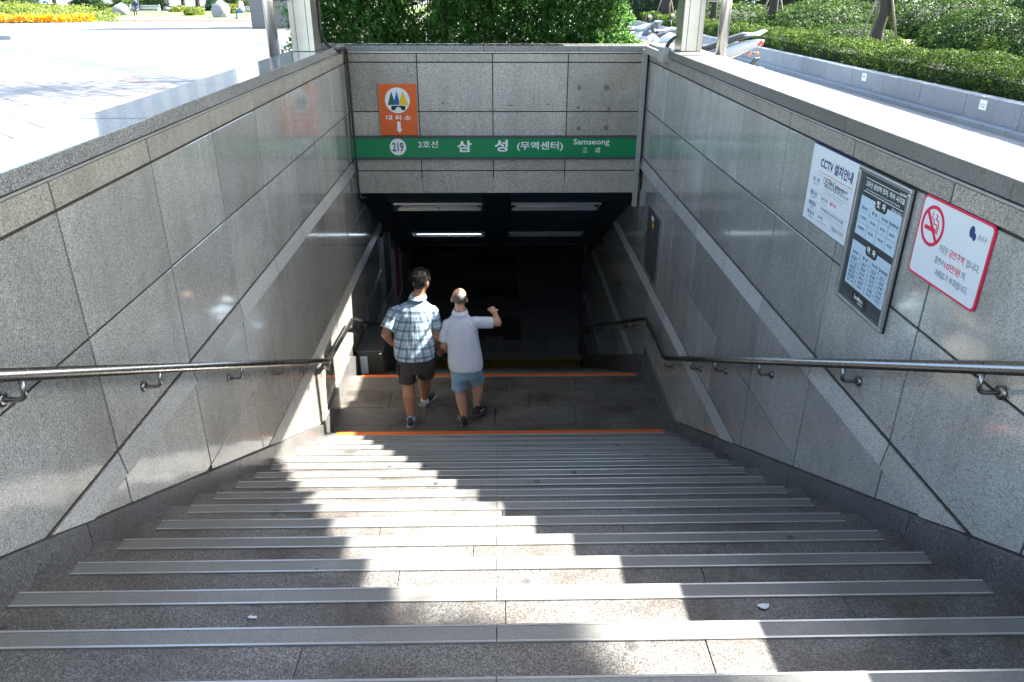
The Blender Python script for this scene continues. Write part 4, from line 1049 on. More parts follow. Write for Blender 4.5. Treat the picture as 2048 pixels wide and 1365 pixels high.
# street trees standing outside the frame whose shade falls on the pavement and the hedges
tree(16.2, 16.2, -1.2, 'tall street tree right of the planter, crown above the view', r=.2, crown=((0, 0, 4.2), (3.0, 3.8, 2.3), 17000, .16), stakes=False, name='street_tree', pts=[(0, 0, 0), (0, 0, 1.5), (.1, 0, 3), (.1, 0, 4)])
tree(8.1, 6.3, -1.2, 'street tree beside the near end of the planter, out of view', r=.15, crown=((0, 0, 5.3), (2.1, 2.2, 1.15), 3600, .13), stakes=False, name='street_tree', pts=[(0, 0, 0), (0, 0, 2.0), (.05, 0, 4), (.05, 0, 5.2)])
tree(10.5, 9.2, -1.2, 'slender street tree over the planter kerb, out of view', r=.12, crown=((0, 0, 5.5), (.85, 4.2, 1.0), 5200, .12), stakes=False, name='street_tree', pts=[(0, 0, 0), (0, 0, 2.0), (.05, 0, 4), (.05, 0, 5.2)])
tree(8.9, 2.6, -1.2, 'taller street tree nearest the stairs, out of view', r=.16, crown=((-1.85, .95, 7.1), (1.0, .50, .7), 2600, .12), stakes=False, name='street_tree', pts=[(0, 0, 0), (0, 0, 2.0), (-.5, .1, 4), (-1.7, .5, 7.0)])
tree(-1.0, 15.3, gz(-1, 15), 'street tree behind the tall hedge, trunk hidden by leaves', r=.16, crown=((-1.0, -1.0, 5.6), (2.6, 2.0, 1.1), 5200, .13), stakes=False, name='street_tree', pts=[(0, 0, 0), (0, 0, 2.0), (.05, 0, 4), (-.2, 0, 5.4)])

# ================================================================== SCOOTERS
def motorbike(loc, head, label, first=None):
    if first:
        c = copy_tree(first); c.location = loc; c.rotation_euler = (0, 0, head); c['label'] = label; return c
    e = empty('motorbike', loc, label, 'motorbike', 'white motorbikes parked behind the round post', rz=head)
    for xc, nm in ((-.52, 'rear_wheel'), (.68, 'front_wheel')):
        m = MB(); m.smooth = True
        n, k = 28, 8; rings = []
        for i in range(n):
            a = 2*math.pi*i/n; rings.append([(xc+(.225+.05*math.cos(2*math.pi*j/k))*math.cos(a), .05*math.sin(2*math.pi*j/k), .275+(.225+.05*math.cos(2*math.pi*j/k))*math.sin(a)) for j in range(k)])
        m.loft(rings, closed=True); w_ = m.build(nm, 'black', e)
        m = MB().cyl((xc, -.03, .275), (xc, .03, .275), .05, 14)
        for i in range(6): a = i*math.pi/3; m.bar((xc, 0, .275), (xc+.19*math.cos(a), 0, .275+.19*math.sin(a)), .02)
        m.build('rim', 'alu', w_)
    def ring(x, zc, hw, hh, n=12): return [(x, hw*math.cos(2*math.pi*i/n), zc+hh*math.sin(2*math.pi*i/n)*(1 if math.sin(2*math.pi*i/n) > 0 else .9)) for i in range(n)]
    m = MB(); m.smooth = True; m.loft([ring(-.98, .86, .012, .012), ring(-.90, .83, .05, .045), ring(-.70, .76, .085, .085), ring(-.45, .66, .10, .10), ring(-.15, .56, .10, .10), ring(.05, .52, .09, .09)])
    m.build('tail_fairing', 'bikewhite', e)
    m = MB(); m.smooth = True; m.loft([ring(-.86, .925, .05, .018), ring(-.70, .905, .085, .045), ring(-.50, .835, .105, .05), ring(-.25, .745, .11, .045), ring(0, .715, .10, .045), ring(.15, .74, .07, .03)])
    m.build('seat', 'bikeseat', e)
    m = MB(); m.smooth = True; m.loft([ring(-.02, .70, .07, .06), ring(.12, .77, .12, .10), ring(.34, .80, .125, .11), ring(.52, .74, .08, .07)]); m.build('fuel_tank', 'bikewhite', e)
    m = MB(); m.smooth = True; m.loft([ring(.40, .62, .12, .16), ring(.60, .72, .15, .17), ring(.74, .78, .12, .12), ring(.84, .78, .05, .05)]); m.build('front_cowl', 'bikewhite', e)
    MB().hexa([(.62, -.11, .88), (.78, -.06, .84), (.78, .06, .84), (.62, .11, .88), (.50, -.10, 1.04), (.54, -.06, 1.05), (.54, .06, 1.05), (.50, .10, 1.04)]).build('windshield', 'glass', e)
    m = MB().box(-.30, .30, -.10, .10, .24, .50); m.build('engine', 'darkgrey', e, bevel=.03)
    m = MB().tube([(-.52, .10, .275), (-.05, .10, .36)], .022, 8).tube([(-.52, -.10, .275), (-.05, -.10, .36)], .022, 8); m.build('swing_arm', 'alu', e)
    m = MB().tube([(.68, .085, .275), (.50, .085, .86)], .022, 10).tube([(.68, -.085, .275), (.50, -.085, .86)], .022, 10); m.build('fork', 'chrome', e)
    MB().tube([(.34, -.34, .93), (.44, -.22, .955), (.48, -.1, .93), (.48, .1, .93), (.44, .22, .955), (.34, .34, .93)], .012, 8).build('handlebar', 'chrome', e)
    for s in (-1, 1):
        MB().tube([(.35, s*.25, .945), (.32, s*.36, .925)], .018, 8).build('grip', 'black', e)
        m = MB().tube([(.44, s*.2, .95), (.48, s*.28, 1.06)], .006, 6); m.ell((.48, s*.30, 1.09), (.02, .065, .04)); m.build('mirror', 'black', e)
        m = MB(); m.tube([(-.84, 0, .72), (-.86, s*.09, .70)], .009, 6); m.build('signal_stalk', 'black', e)
        MB().ell((-.865, s*.115, .70), (.022, .018, .022)).build('turn_signal', 'signalorange', e)
    m = MB().hexa([(-.965, -.04, .815), (-.92, -.045, .785), (-.92, .045, .785), (-.965, .04, .815), (-.985, -.025, .855), (-.95, -.035, .865), (-.95, .035, .865), (-.985, .025, .855)]); m.build('tail_light', 'taillight', e, bevel=.008)
    m = MB().tube([(-.66, -.15, .42), (-.92, -.17, .50)], [.05, .048], 14); m.tube([(-.92, -.17, .50), (-.95, -.17, .51)], [.03, .03], 12); m.build('muffler', 'bikeseat', e)
    MB().tube([(.1, -.08, .28), (-.3, -.13, .30), (-.66, -.15, .42)], .02, 8).build('exhaust_pipe', 'chrome', e)
    MB().bar((-.93, 0, .66), (-.80, 0, .50), .14, .01).build('mudguard', 'black', e)
    MB().hexa([(-.90, -.065, .915), (-.70, -.08, .90), (-.70, .08, .90), (-.90, .065, .915), (-1.0, -.05, .975), (-.96, -.05, .985), (-.96, .05, .985), (-1.0, .05, .975)]).build('grab_rail', 'bikewhite', e, bevel=.01)
    return e
hd = math.atan2(.66, -.75)
def bike_at(px, py, Y):
    p = aty(px, py, Y); f = Vector((math.cos(hd), math.sin(hd))); return (p.x+f.x*.98, Y+f.y*.98, gz(p.x, Y)), p.z
l1, zz1 = bike_at(1529, 72, 9.9)
b0 = motorbike(l1, hd, 'nearest white motorbike, its grey seat and raised tail right of the round post')
motorbike((l1[0]-.72, l1[1]+.78, l1[2]), hd+.08, 'middle white motorbike, half hidden behind the round post and column', b0)
motorbike((l1[0]-1.25, l1[1]+1.45, l1[2]), hd+.15, 'farthest white motorbike, seen between hedge and canopy column', b0)

# ================================================================== CARS
def car(loc, head, label, mat, group=None, first=None, L=4.1, H=1.32, W_=1.6, stripe=None):
    if first:
        c = copy_tree(first); c.location = loc; c.rotation_euler = (0, 0, head); c['label'] = label; return c
    e = empty('parked_car' if mat == 'carwhite' else 'taxi', loc, label, 'car' if mat == 'carwhite' else 'taxi', group, rz=head)
    prof = [(-L/2, .35), (-L/2+.02, .75), (-L*.40, .86), (-L*.26, 1.27), (L*.04, H), (L*.16, 1.22), (L*.30, .86), (L*.46, .72), (L/2, .5), (L/2, .3)]
    body = [(x, z) for x, z in prof if z < .9 or True]
    m = MB(); low = [(-L/2, .25), (-L/2, .62), (-L*.44, .80), (-L*.40, .84), (L*.30, .84), (L*.46, .70), (L/2, .55), (L/2, .25)]
    m.prism(low, lambda u_, v_, d: (u_, d, v_), -W_/2, W_/2); m.build('body', mat, e, bevel=.06)
    m = MB(); n = 4
    lo = [(-L*.40, .82), (-L*.29, 1.26), (-L*.2, H), (L*.05, H), (L*.13, 1.24), (L*.30, .82)]
    vs = [(x, s*(W_/2-.04-(.16 if z > .9 else 0)), z) for s in (-1, 1) for x, z in lo]
    q = len(lo); m.add(vs, [tuple(range(q)), tuple(range(q, 2*q))[::-1]]+[(i, (i+1) % q, q+(i+1) % q, q+i) for i in range(q)]); m.build('cabin', mat, e, bevel=.04)
    for s in (-1, 1):
        for a, b, c_, d in ((-L*.345, -L*.27, -L*.13, -L*.13), (-L*.11, -L*.11, L*.04, L*.245)):
            def yy(z): return s*(W_/2-.033-.16*(z-.82)/.44)
            m = MB(); v = [(a, .88), (d, .88), (c_, 1.24), (b, 1.24)]
            m.add([(x, yy(z), z) for x, z in v]+[(x, yy(z)-s*.03, z) for x, z in v], [(0, 1, 2, 3), (7, 6, 5, 4), (0, 1, 5, 4), (1, 2, 6, 5), (2, 3, 7, 6), (3, 0, 4, 7)]); m.build('side_window', 'glass', e)
        for xc in (-L*.30, L*.31):
            w_ = MB().cyl((xc, s*(W_/2-.12), .29), (xc, s*(W_/2+.01), .29), .29, 22).build('wheel', 'black', e)
            MB().cyl((xc, s*(W_/2+.0), .29), (xc, s*(W_/2+.02), .29), .17, 14).build('rim', 'alu', w_)
        MB().box(L/2-.03, L/2+.01, s*.5-.14, s*.5+.14, .52, .64).build('headlight', 'signwhite', e)
        MB().box(-L/2-.01, -L/2+.03, s*.55-.12, s*.55+.12, .55, .70).build('taillight', 'taillight', e)
        if stripe: MB().box(-L*.42, L*.42, s*(W_/2+.002), s*(W_/2+.012), .44, .60).build('side_stripe', stripe, e)
    MB().hexa([(L*.30+.01, -.6, .84), (L*.30+.01, .6, .84), (L*.285, .6, .84), (L*.285, -.6, .84), (L*.145, -.5, 1.23), (L*.145, .5, 1.23), (L*.12, .5, 1.23), (L*.12, -.5, 1.23)]).build('windscreen', 'glass', e)
    return e
p = atg(1320, 33); car((p.x+.6, p.y, p.z+.03), R(178), 'orange and white taxi beyond the thick-barked tree', 'cartaxi', stripe='carwhite')
p = atg(400, 21); c1 = car((p.x, 92, gz(p.x, 92)+.05), R(12), 'white car parked behind the slim tree trunk, right of the other white car', 'carwhite', 'white cars parked along the far road')
for x, y, rz, lb in ((-39.5, 93, 8, 'white car parked behind the small rock and bench, left of the other white car'), (-52, 95, 0, 'white car behind the flower bed'), (-29, 95, 5, 'white car behind the spotted boulder'), (-63, 95, 180, 'white car at the far left behind the flower bed trees')):
    car((x, y, gz(x, y)+.05), R(rz), lb, None, first=c1)

# ================================================================== PLAZA BACKGROUND
p0, p1 = atg(505, 58), atg(600, 58)
pil = empty('stone_pillar', ((p0.x+p1.x)/2+.2, p0.y+1.0, p0.z), 'massive pale granite pillar at the back of the plaza left of the canopy column', 'pillar')
w2 = (p1.x-p0.x)/2+.2
MB().box(-w2+.02, w2-.02, -.98, .98, 0, 7.5).build('pillar_core', 'mortar', pil)
for i in range(10):
    z0 = .05+i*.74
    for a, b in ((-w2, -.003), (.003, w2)):
        MB().box(a, b, -1.0, -.985, z0+.004, z0+.736).build('stone_panel', 'wall_rough' if False else 'pave', pil)
    MB().box(-w2, -w2+.018, -.98, 1, z0+.004, z0+.736).build('stone_panel', 'pave', pil)
MB().box(-w2-.01, w2+.01, -1.01, 1.0, 0, .05).build('base_course', 'pave_dark', pil)
# grey block at the far left
p = atg(25, 81); bl = empty('stone_bench', (p.x-1.4, p.y+.3, p.z), 'low grey stone block lying on the plaza at the left edge', 'stone block')
MB().box(-1.4, 1.4, -.35, .35, 0, .15).build('block', 'kerb', bl, bevel=.01)
def boulder(px, py, wpx, hpx, label):
    p = atg(px, py); s = p.y/1600
    m = MB(); m.smooth = True; rg = 18
    r = (wpx*s/2, wpx*s/2.4, hpx*s*.62); vs = []
    m.ell((0, 0, r[2]*.55), r, 20, 14)
    m.v = [tuple(Vector(v)*(1+.22*noise.noise(Vector(v)*1.7+Vector((px, 0, 0)))+.10*noise.noise(Vector(v)*4.7))) for v in m.v]
    return m.build('boulder', 'rock', None, loc=(p.x, p.y+.6, p.z), label=label, cat='boulder')
boulder(237, 33, 31, 24, 'grey boulder left of the bench with the dark-jacketed sitter')
boulder(438, 36, 36, 30, 'large spotted boulder left of the sitter in jeans')
boulder(331, 26, 18, 11, 'small grey rock right of the first bench')
boulder(136, 22, 22, 12, 'pale rock behind the flower bed')
boulder(386, 31, 9, 7, 'small white rock among the plants left of the spotted boulder')
# flower bed
p = atg(70, 47)
bed = empty('flower_bed', (p.x-4.2, p.y+3, p.z), 'mounded yellow-green flower bed with a row of orange blooms on the plaza', 'flower bed'); o = np.array(bed.location)
MB().ell((0, 0, -.35), (8.6, 5.2, .55), 30, 8).build('bed_mound', 'lawn', bed)
q, nn = blob_leaves((0, 0, 0), (7.4, 3.4, 1.05), 16000, .3, .22, 2.2, 0); link('bed_foliage', leaf_mesh('bed_foliage', q, .13, 'bedleaf', .5, nn, .8, 0), bed)
t = RNG.uniform(.02, .95, 1500); ang = np.arcsin(np.clip(t, -1, 1)); q = np.stack([7.0*t, -3.5*np.cos(ang)*RNG.uniform(.93, 1.06, 1500), RNG.uniform(.12, .5, 1500)*RNG.uniform(.5, 1, 1500)], 1)
link('orange_blooms', leaf_mesh('orange_blooms', q, .15, 'flower', .9, None, 1, 0), bed)
def person_far(px, py, face, top, leg, label, s=1.0):
    p = atg(px, py); e = empty('person', (p.x, p.y, p.z), label, 'person', rz=face)
    b = MB(); K = s
    # seated: origin below the knees, facing +y locally
    parts = [((.09, 0, .08), (.09, -.02, .46), .05, .06), ((-.09, 0, .08), (-.09, -.02, .46), .05, .06)]
    sh_ = MB()
    for q_ in parts: sh_.cap_(*q_)
    sh_.cap_((.09, -.02, .46), (.1, -.44, .50), .07, .09); sh_.cap_((-.09, -.02, .46), (-.1, -.44, .50), .07, .09)
    remesh(sh_, 'trousers', leg, e, .02)
    t_ = MB(); t_.ell((0, -.44, .60), (.17, .13, .17)); t_.cap_((0, -.44, .62), (0, -.38, .98), .15, .16); t_.cap_((.2, -.38, .98), (.2, -.25, .72), .06, .05); t_.cap_((-.2, -.38, .98), (-.2, -.25, .72), .06, .05)
    t_.cap_((.2, -.25, .72), (.08, -.06, .62), .05, .04); t_.cap_((-.2, -.25, .72), (-.08, -.06, .62), .05, .04)
    remesh(t_, 'jacket', top, e, .02)
    h_ = MB(); h_.ell((0, -.33, 1.24), (.075, .09, .11)); h_.cap_((0, -.37, 1.04), (0, -.35, 1.16), .05, .05); h_.ell((0, -.245, 1.23), (.014, .02, .02)); remesh(h_, 'body', 'skin1', e, .012)
    h2 = MB(); h2.ell((0, -.355, 1.275), (.085, .095, .10)); remesh(h2, 'hair', 'hair', e, .015)
    for sx in (-.09, .09): MB().ell((sx, .05, .04), (.045, .12, .04)).build('shoe', 'shoeblack', e)
    return e
def remesh(mb, name, mat, parent, vox, smooth=3, uvfn=None, disp=None, loc=(0, 0, 0)):
    me = mb.mesh('tmp', mat); o = bpy.data.objects.new('tmp', me); COL.objects.link(o)
    m = o.modifiers.new('r', 'REMESH'); m.mode = 'VOXEL'; m.voxel_size = vox; m.use_smooth_shade = True
    if smooth: q = o.modifiers.new('s', 'SMOOTH'); q.iterations = smooth; q.factor = .5
    bpy.context.view_layer.update(); dg = bpy.context.evaluated_depsgraph_get()
    nm = bpy.data.meshes.new_from_object(o.evaluated_get(dg)); bpy.data.objects.remove(o); bpy.data.meshes.remove(me)
    nm.name = name; nm.materials.clear(); nm.materials.append(M[mat] if isinstance(mat, str) else mat)
    if disp:
        co = np.empty(len(nm.vertices)*3, np.float32); nm.vertices.foreach_get('co', co); co = co.reshape(-1, 3)
        no = np.array([v.normal[:] for v in nm.vertices]); d = np.array([disp(Vector(c)) for c in co]); co = co+no*d[:, None]
        nm.vertices.foreach_set('co', co.astype(np.float32).ravel()); nm.update()
    nm.polygons.foreach_set('use_smooth', [True]*len(nm.polygons))
    if uvfn:
        co = np.empty(len(nm.vertices)*3, np.float32); nm.vertices.foreach_get('co', co); co = co.reshape(-1, 3)
        uvv = uvfn(co); li = np.empty(len(nm.loops), np.int32); nm.loops.foreach_get('vertex_index', li)
        L_ = nm.uv_layers.new(name='cloth'); L_.data.foreach_set('uv', uvv[li].astype(np.float32).ravel())
    return link(name, nm, parent, loc)
def bench(px, py, label, w=2.0, rz=0):
    p = atg(px, py); e = empty('park_bench', (p.x, p.y+.25, p.z), label, 'bench', 'benches at the back of the plaza', rz=rz)
    for i in range(4): MB().box(-w/2, w/2, -.22+i*.11, -.13+i*.11, .38, .415).build('seat_slat', 'benchmetal', e)
    for i in range(3): MB().box(-w/2, w/2, .24, .265, .50+i*.11, .58+i*.11).build('back_slat', 'benchmetal', e)
    for sx in (-w/2+.08, w/2-.08):
        MB().tube([(sx, -.2, 0), (sx, -.18, .38), (sx, -.18, .58), (sx, .22, .60), (sx, .26, .85)], .022, 8).build('side_frame', 'benchmetal', e); MB().tube([(sx, .2, 0), (sx, .22, .6)], .022, 8).build('leg', 'benchmetal', e)
    return e
bench(288, 33.5, 'grey bench with a sitter in a dark jacket, left of the small rock', 2.4)
bench(508, 38, 'grey bench under the sitter in jeans, beside the stone pillar', 1.9)
person_far(272, 33.5, R(180), 'darkcloth', 'darkcloth', 'person in dark jacket sitting at the end of the far bench')
if 'striped' not in M:
    q = NT('striped_shirt'); sx = q.n('ShaderNodeSeparateXYZ'); q.l(q.pos(), sx.inputs[0])
    t = q.math('FRACT', q.math('MULTIPLY', sx.outputs[2], 11)); q.l(q.ramp(t, [(0, (.62, .6, .58)), (.55, (.62, .6, .58)), (.6, (.25, .08, .1))], 'CONSTANT'), q.b.inputs['Base Color']); M['striped'] = q.m
person_far(474, 38.3, R(105), 'striped', 'jeans', 'person in striped top and blue jeans sitting by the stone pillar')
# background planting
BG = [('shrub', 205, 27, 26, 20, 'shrub', 'green bush left of the boulder by the dark-jacketed sitter'), ('shrub', 222, 31, 26, 12, 'bedleaf', 'low yellow-green plants before the first boulder'),
      ('shrub', 300, 20, 60, 26, 'shrub', 'bushy green shrub behind the first bench'), ('shrub', 385, 33, 30, 18, 'bedleaf', 'yellow-green plants left of the spotted boulder'),
      ('shrub', 360, 27, 40, 12, 'bedleaf', 'low plants in front of the white cars'), ('shrub', 465, 30, 40, 22, 'bedleaf', 'sunlit bush behind the sitter in jeans'),
      ('shrub', 475, 20, 60, 45, 'treeleaf', 'tall green bush behind the spotted boulder'), ('shrub', 425, 26, 22, 30, 'darkleaf', 'dark bush between the white car and the spotted boulder'),
      ('shrub', 170, 18, 60, 32, 'darkleaf', 'dark green tree mass behind the flower bed'), ('shrub', 30, 14, 80, 36, 'darkleaf', 'dark bush row above the left end of the flower bed'),
      ('shrub', 245, 18, 34, 30, 'shrub', 'leafy bush behind the first boulder')]
for i, (nm, px, py, wpx, hpx, mt, lb) in enumerate(BG):
    p = atg(px, py) if py > 24 else Vector((0, 0, 0))
    if py <= 24:
        Y = 72+(i % 3)*3; d = ray(px, py); x_ = d.x/d.y*Y; p = Vector((x_, Y, gz(x_, Y)))
        hh = aty(px, max(-30, py-hpx), Y).z-p.z
    else: Y = p.y; hh = hpx*Y/1700
    s = Y/1560
    shrub('garden_bush', (p.x, p.y+.5, p.z+hh*.35), (wpx*s/2, 1.4, max(.4, hh*.65)), 3600, .17, mt, lb, 'bush', lo=-.6, bump=.3, shell=.4)
for i, (px, Y, r_, lb) in enumerate(((368, 80, .17, 'brown tree trunk left of the white cars'), (397, 78, .2, 'dark leaning tree trunk in front of the white car'), (112, 76, .2, 'tree trunk behind the flower bed'), (200, 79, .14, 'thin tree trunk above the first boulder'), (262, 82, .16, 'tree trunk behind the first sitter'), (455, 84, .18, 'tree trunk above the spotted boulder'))):
    d = ray(px, 20); x_ = d.x/d.y*Y
    tree(x_, Y, gz(x_, Y), lb, r=r_, crown=((0, 0, 3.6), (3.0, 2.4, 1.6), 3000, .25), stakes=False, name='plaza_tree')
# far hedge line closing the view, then city blocks reflected in the coping
def far_green():
    n = 26000; x = RNG.uniform(-130, 60, n); y = 134+RNG.uniform(0, 3, n); z = np.abs(RNG.normal(size=n))*2.4
    z = z*(1+.5*np.sin(x*.21)+.3*np.sin(x*.63)); p = np.stack([x, y, z-2.1], 1)
    o = link('far_trees', leaf_mesh('far_trees', p, .9, 'darkleaf', .6, None, 1, 0), None, kind='stuff')
    o2 = MB().box(-140, 70, 136, 139, -2.2, .6).build('far_bank', 'soil', kind='structure')
far_green()
def tower(x, y, w, d, h, label, rz=0):
    e = empty('office_tower', (x, y, gz(x, y)), label, 'building', rz=rz)
    MB().box(-w/2, w/2, -d/2, d/2, 0, h).build('tower_body', 'bldg', e)
    me = MB().box(-.5, .5, -.05, .05, -.5, .5).mesh('window', 'bldgwin')
    m = MB(); nx = int(w/4); nz = int(h/3.6)
    for i in range(nx):
        for j in range(1, nz): m.box(-w/2+(i+.25)*w/nx, -w/2+(i+.75)*w/nx, -d/2-.05, -d/2+.02, j*3.6-1.0, j*3.6+1.0)
    for i in range(int(d/4)):
        for j in range(1, nz): m.box(w/2-.02, w/2+.05, -d/2+(i+.25)*4, -d/2+(i+.75)*4, j*3.6-1.0, j*3.6+1.0)
    tag(m.build('windows', 'bldgwin', e), kind='stuff')
tower(-75, 190, 34, 20, 62, 'pale office tower beyond the plaza, above the view'); tower(-20, 230, 40, 24, 85, 'taller office tower beyond the plaza hedge'); tower(35, 240, 60, 25, 60, 'wide office block straight ahead beyond the road')

# ================================================================== THE TWO MEN
def V3(*a): return Vector(a)
def ering(c, rx, ry, ax=None, n=20, tilt=0, yaw=0, sq=1.0):
    out = []
    for i in range(n):
        a = 2*math.pi*i/n; cc, ss = math.cos(a), math.sin(a)
        x_ = rx*math.copysign(abs(cc)**sq, cc); y_ = ry*math.copysign(abs(ss)**sq, ss)
        p = Vector((x_*math.cos(yaw)-y_*math.sin(yaw), x_*math.sin(yaw)+y_*math.cos(yaw), y_*tilt)); out.append(Vector(c)+p)
    return out
def limb_ring(c, d, r, n=16, flat=1.0):
    d = Vector(d).normalized(); u_ = d.cross(Vector((0, 1, 0))); u_ = (u_ if u_.length > .1 else d.cross(Vector((1, 0, 0)))).normalized(); w_ = d.cross(u_)
    return [Vector(c)+u_*r*math.cos(2*math.pi*i/n)+w_*r*flat*math.sin(2*math.pi*i/n) for i in range(n)]
def hand(mb, wrist, dirv, palm_n, curl, side, s=1.0):
    """palm + five bent fingers; dirv from wrist to knuckles; palm_n: palm facing; side: +1 thumb on dirv x palm_n"""
    d = Vector(dirv).normalized(); pn = Vector(palm_n); pn = (pn-d*pn.dot(d)).normalized(); sd = d.cross(pn).normalized()*side
    k = wrist+d*.078*s
    for t_ in (-.024, -.008, .008, .024):
        mb.cap_(wrist+sd*t_*.6*s+d*.012*s, k+sd*t_*s, .0125*s, .0115*s, 8)
    for i, (t_, L) in enumerate(((.027, .066), (.009, .074), (-.009, .068), (-.026, .054))):
        p_ = k+sd*t_*s; dd = d.copy(); r_ = .0092*s
        for j in range(3):
            dd = (Quaternion(sd, 0) @ dd); ang = curl*(.7+.35*j); ax = d.cross(pn).normalized()
            dd = (Quaternion(ax, ang) @ dd).normalized(); q_ = p_+dd*L*s*(.45, .32, .25)[j]; mb.cap_(p_, q_, r_, r_*.9, 8); p_ = q_; r_ *= .9
    b = wrist+d*.022*s+sd*.022*s; m1 = b+(sd*.75+d*.75+pn*.25).normalized()*.034*s; m2 = m1+(d*.85+pn*.5+sd*.05).normalized()*.030*s
    mb.cap_(b, m1, .0125*s, .0105*s, 8); mb.cap_(m1, m2, .0105*s, .0085*s, 8)
def head(mb, c, look, s=1.0):
    """c centre of skull; look: horizontal facing"""
    f = Vector(look).normalized(); r_ = f.cross(Vector((0, 0, 1))).normalized(); u_ = r_.cross(f); rot = Matrix((r_, f, u_)).transposed()
    mb.ell(c+u_*.012*s, (.074*s, .092*s, .086*s), 20, 14, rot)
    mb.ell(c+f*.030*s-u_*.045*s, (.058*s, .062*s, .062*s), 18, 12, rot)       # face and jaw
    mb.ell(c+f*.062*s-u_*.082*s, (.026*s, .024*s, .022*s), 12, 8, rot)        # chin
    mb.ell(c+f*.096*s-u_*.030*s, (.013*s, .017*s, .020*s), 10, 8, rot)        # nose
    mb.ell(c+f*.088*s-u_*.060*s, (.022*s, .012*s, .008*s), 10, 8, rot)        # mouth
    mb.ell(c+f*.082*s+u_*.004*s, (.046*s, .016*s, .010*s), 12, 8, rot)        # brow
    for sd in (-1, 1):
        mb.ell(c+r_*sd*.078*s-f*.004*s-u_*.020*s, (.011*s, .019*s, .032*s), 12, 8, rot @ Matrix.Rotation(sd*.35, 3, 'Z'))
    return rot
def shoe(loc, yaw, pitch, mats, parent, s=1.0, roll=0, accent=None, swoosh=False):
    """returns shoe object with sole etc.; toe along local +y"""
    e = bpy.data.objects.new('shoe', None)
    mtx = Matrix.Rotation(yaw, 4, 'Z') @ Matrix.Rotation(pitch, 4, 'X') @ Matrix.Rotation(roll, 4, 'Y')
    outline = [(0, -.003, .030), (.02, 0, .036), (.06, 0, .036), (.11, 0, .034), (.16, .004, .043), (.20, .006, .045), (.235, .006, .036), (.258, .006, .016)]
    def ringz(z, grow=0, lift=True): 
        L_ = [(x_+w_+grow, y_) for y_, x_, w_ in outline]; R_ = [(x_-w_-grow, y_) for y_, x_, w_ in outline][::-1]
        return [Vector((x*s, y*s, (z+(.02*max(0, y-.17)/.09 if lift else 0))*s)) for x, y in L_+R_]
    m = MB(); m.smooth = True
    m.loft([[mtx @ v for v in ringz(0, -.004)], [mtx @ v for v in ringz(.004, .002)], [mtx @ v for v in ringz(.024, .003)], [mtx @ v for v in ringz(.028, -.002)]])
    up = MB(); up.smooth = True; rings = []
    for (y_, w_, h_, xo) in ((-.002, .022, .045, 0), (.012, .036, .078, 0), (.045, .038, .088, 0), (.085, .037, .080, 0), (.125, .040, .064, .002), (.165, .045, .050, .005), (.205, .044, .038, .006), (.238, .034, .028, .006), (.256, .014, .016, .006)):
        rg = []
        for i in range(14):
            a = math.pi*i/13; rg.append(mtx @ Vector(((xo+w_*math.cos(a)*(1-.30*math.sin(a)*(1 if y_ < .12 else .3)))*s, y_*s, (.022+.02*max(0, y_-.17)/.09+h_*max(0, math.sin(a))**.8)*s)))
        rings.append(rg)
    up.loft(rings)
    o = up.build('shoe', mats[0], parent, loc=loc); ms = m.build('sole', mats[1], o)
    if accent:
        a = MB(); 
        for y_ in (.075, .10, .125): 
            a.tube([mtx @ Vector((x_*s, y_*s, (.024+h_)*s)) for x_, h_ in ((-.034, .045), (-.018, .078-.2*(y_-.075)*1.6), (.018, .078-.2*(y_-.075)*1.6), (.034, .045))], .0035*s, 6)
        a.tube([mtx @ Vector(q_)*1 for q_ in ((-.030*s, .03*s, .105*s), (0, .002*s, .108*s), (.030*s, .03*s, .105*s), (.028*s, .06*s, .112*s), (-.028*s, .06*s, .112*s), (-.030*s, .03*s, .105*s))], .006*s, 6)
        a.build('laces', accent, o)
    if swoosh:
        a = MB(); pts = [(.042, .10, .038), (.043, .12, .044), (.043, .15, .050), (.040, .115, .058)]
        for sd in (-1, 1):
            P = [(.05, .055), (.075, .040), (.10, .036), (.155, .058), (.105, .047), (.085, .050)]
            a.prism([(y_, z_) for y_, z_ in P], lambda u_, v_, d: mtx @ Vector((sd*(.034+.06*(v_-.05)*-.5+d+(.008 if u_ > .12 else .004))*s, u_*s, (v_+.005)*s)), 0, .006)
        a.build('side_mark', 'solewhite', o)
    return o, mtx

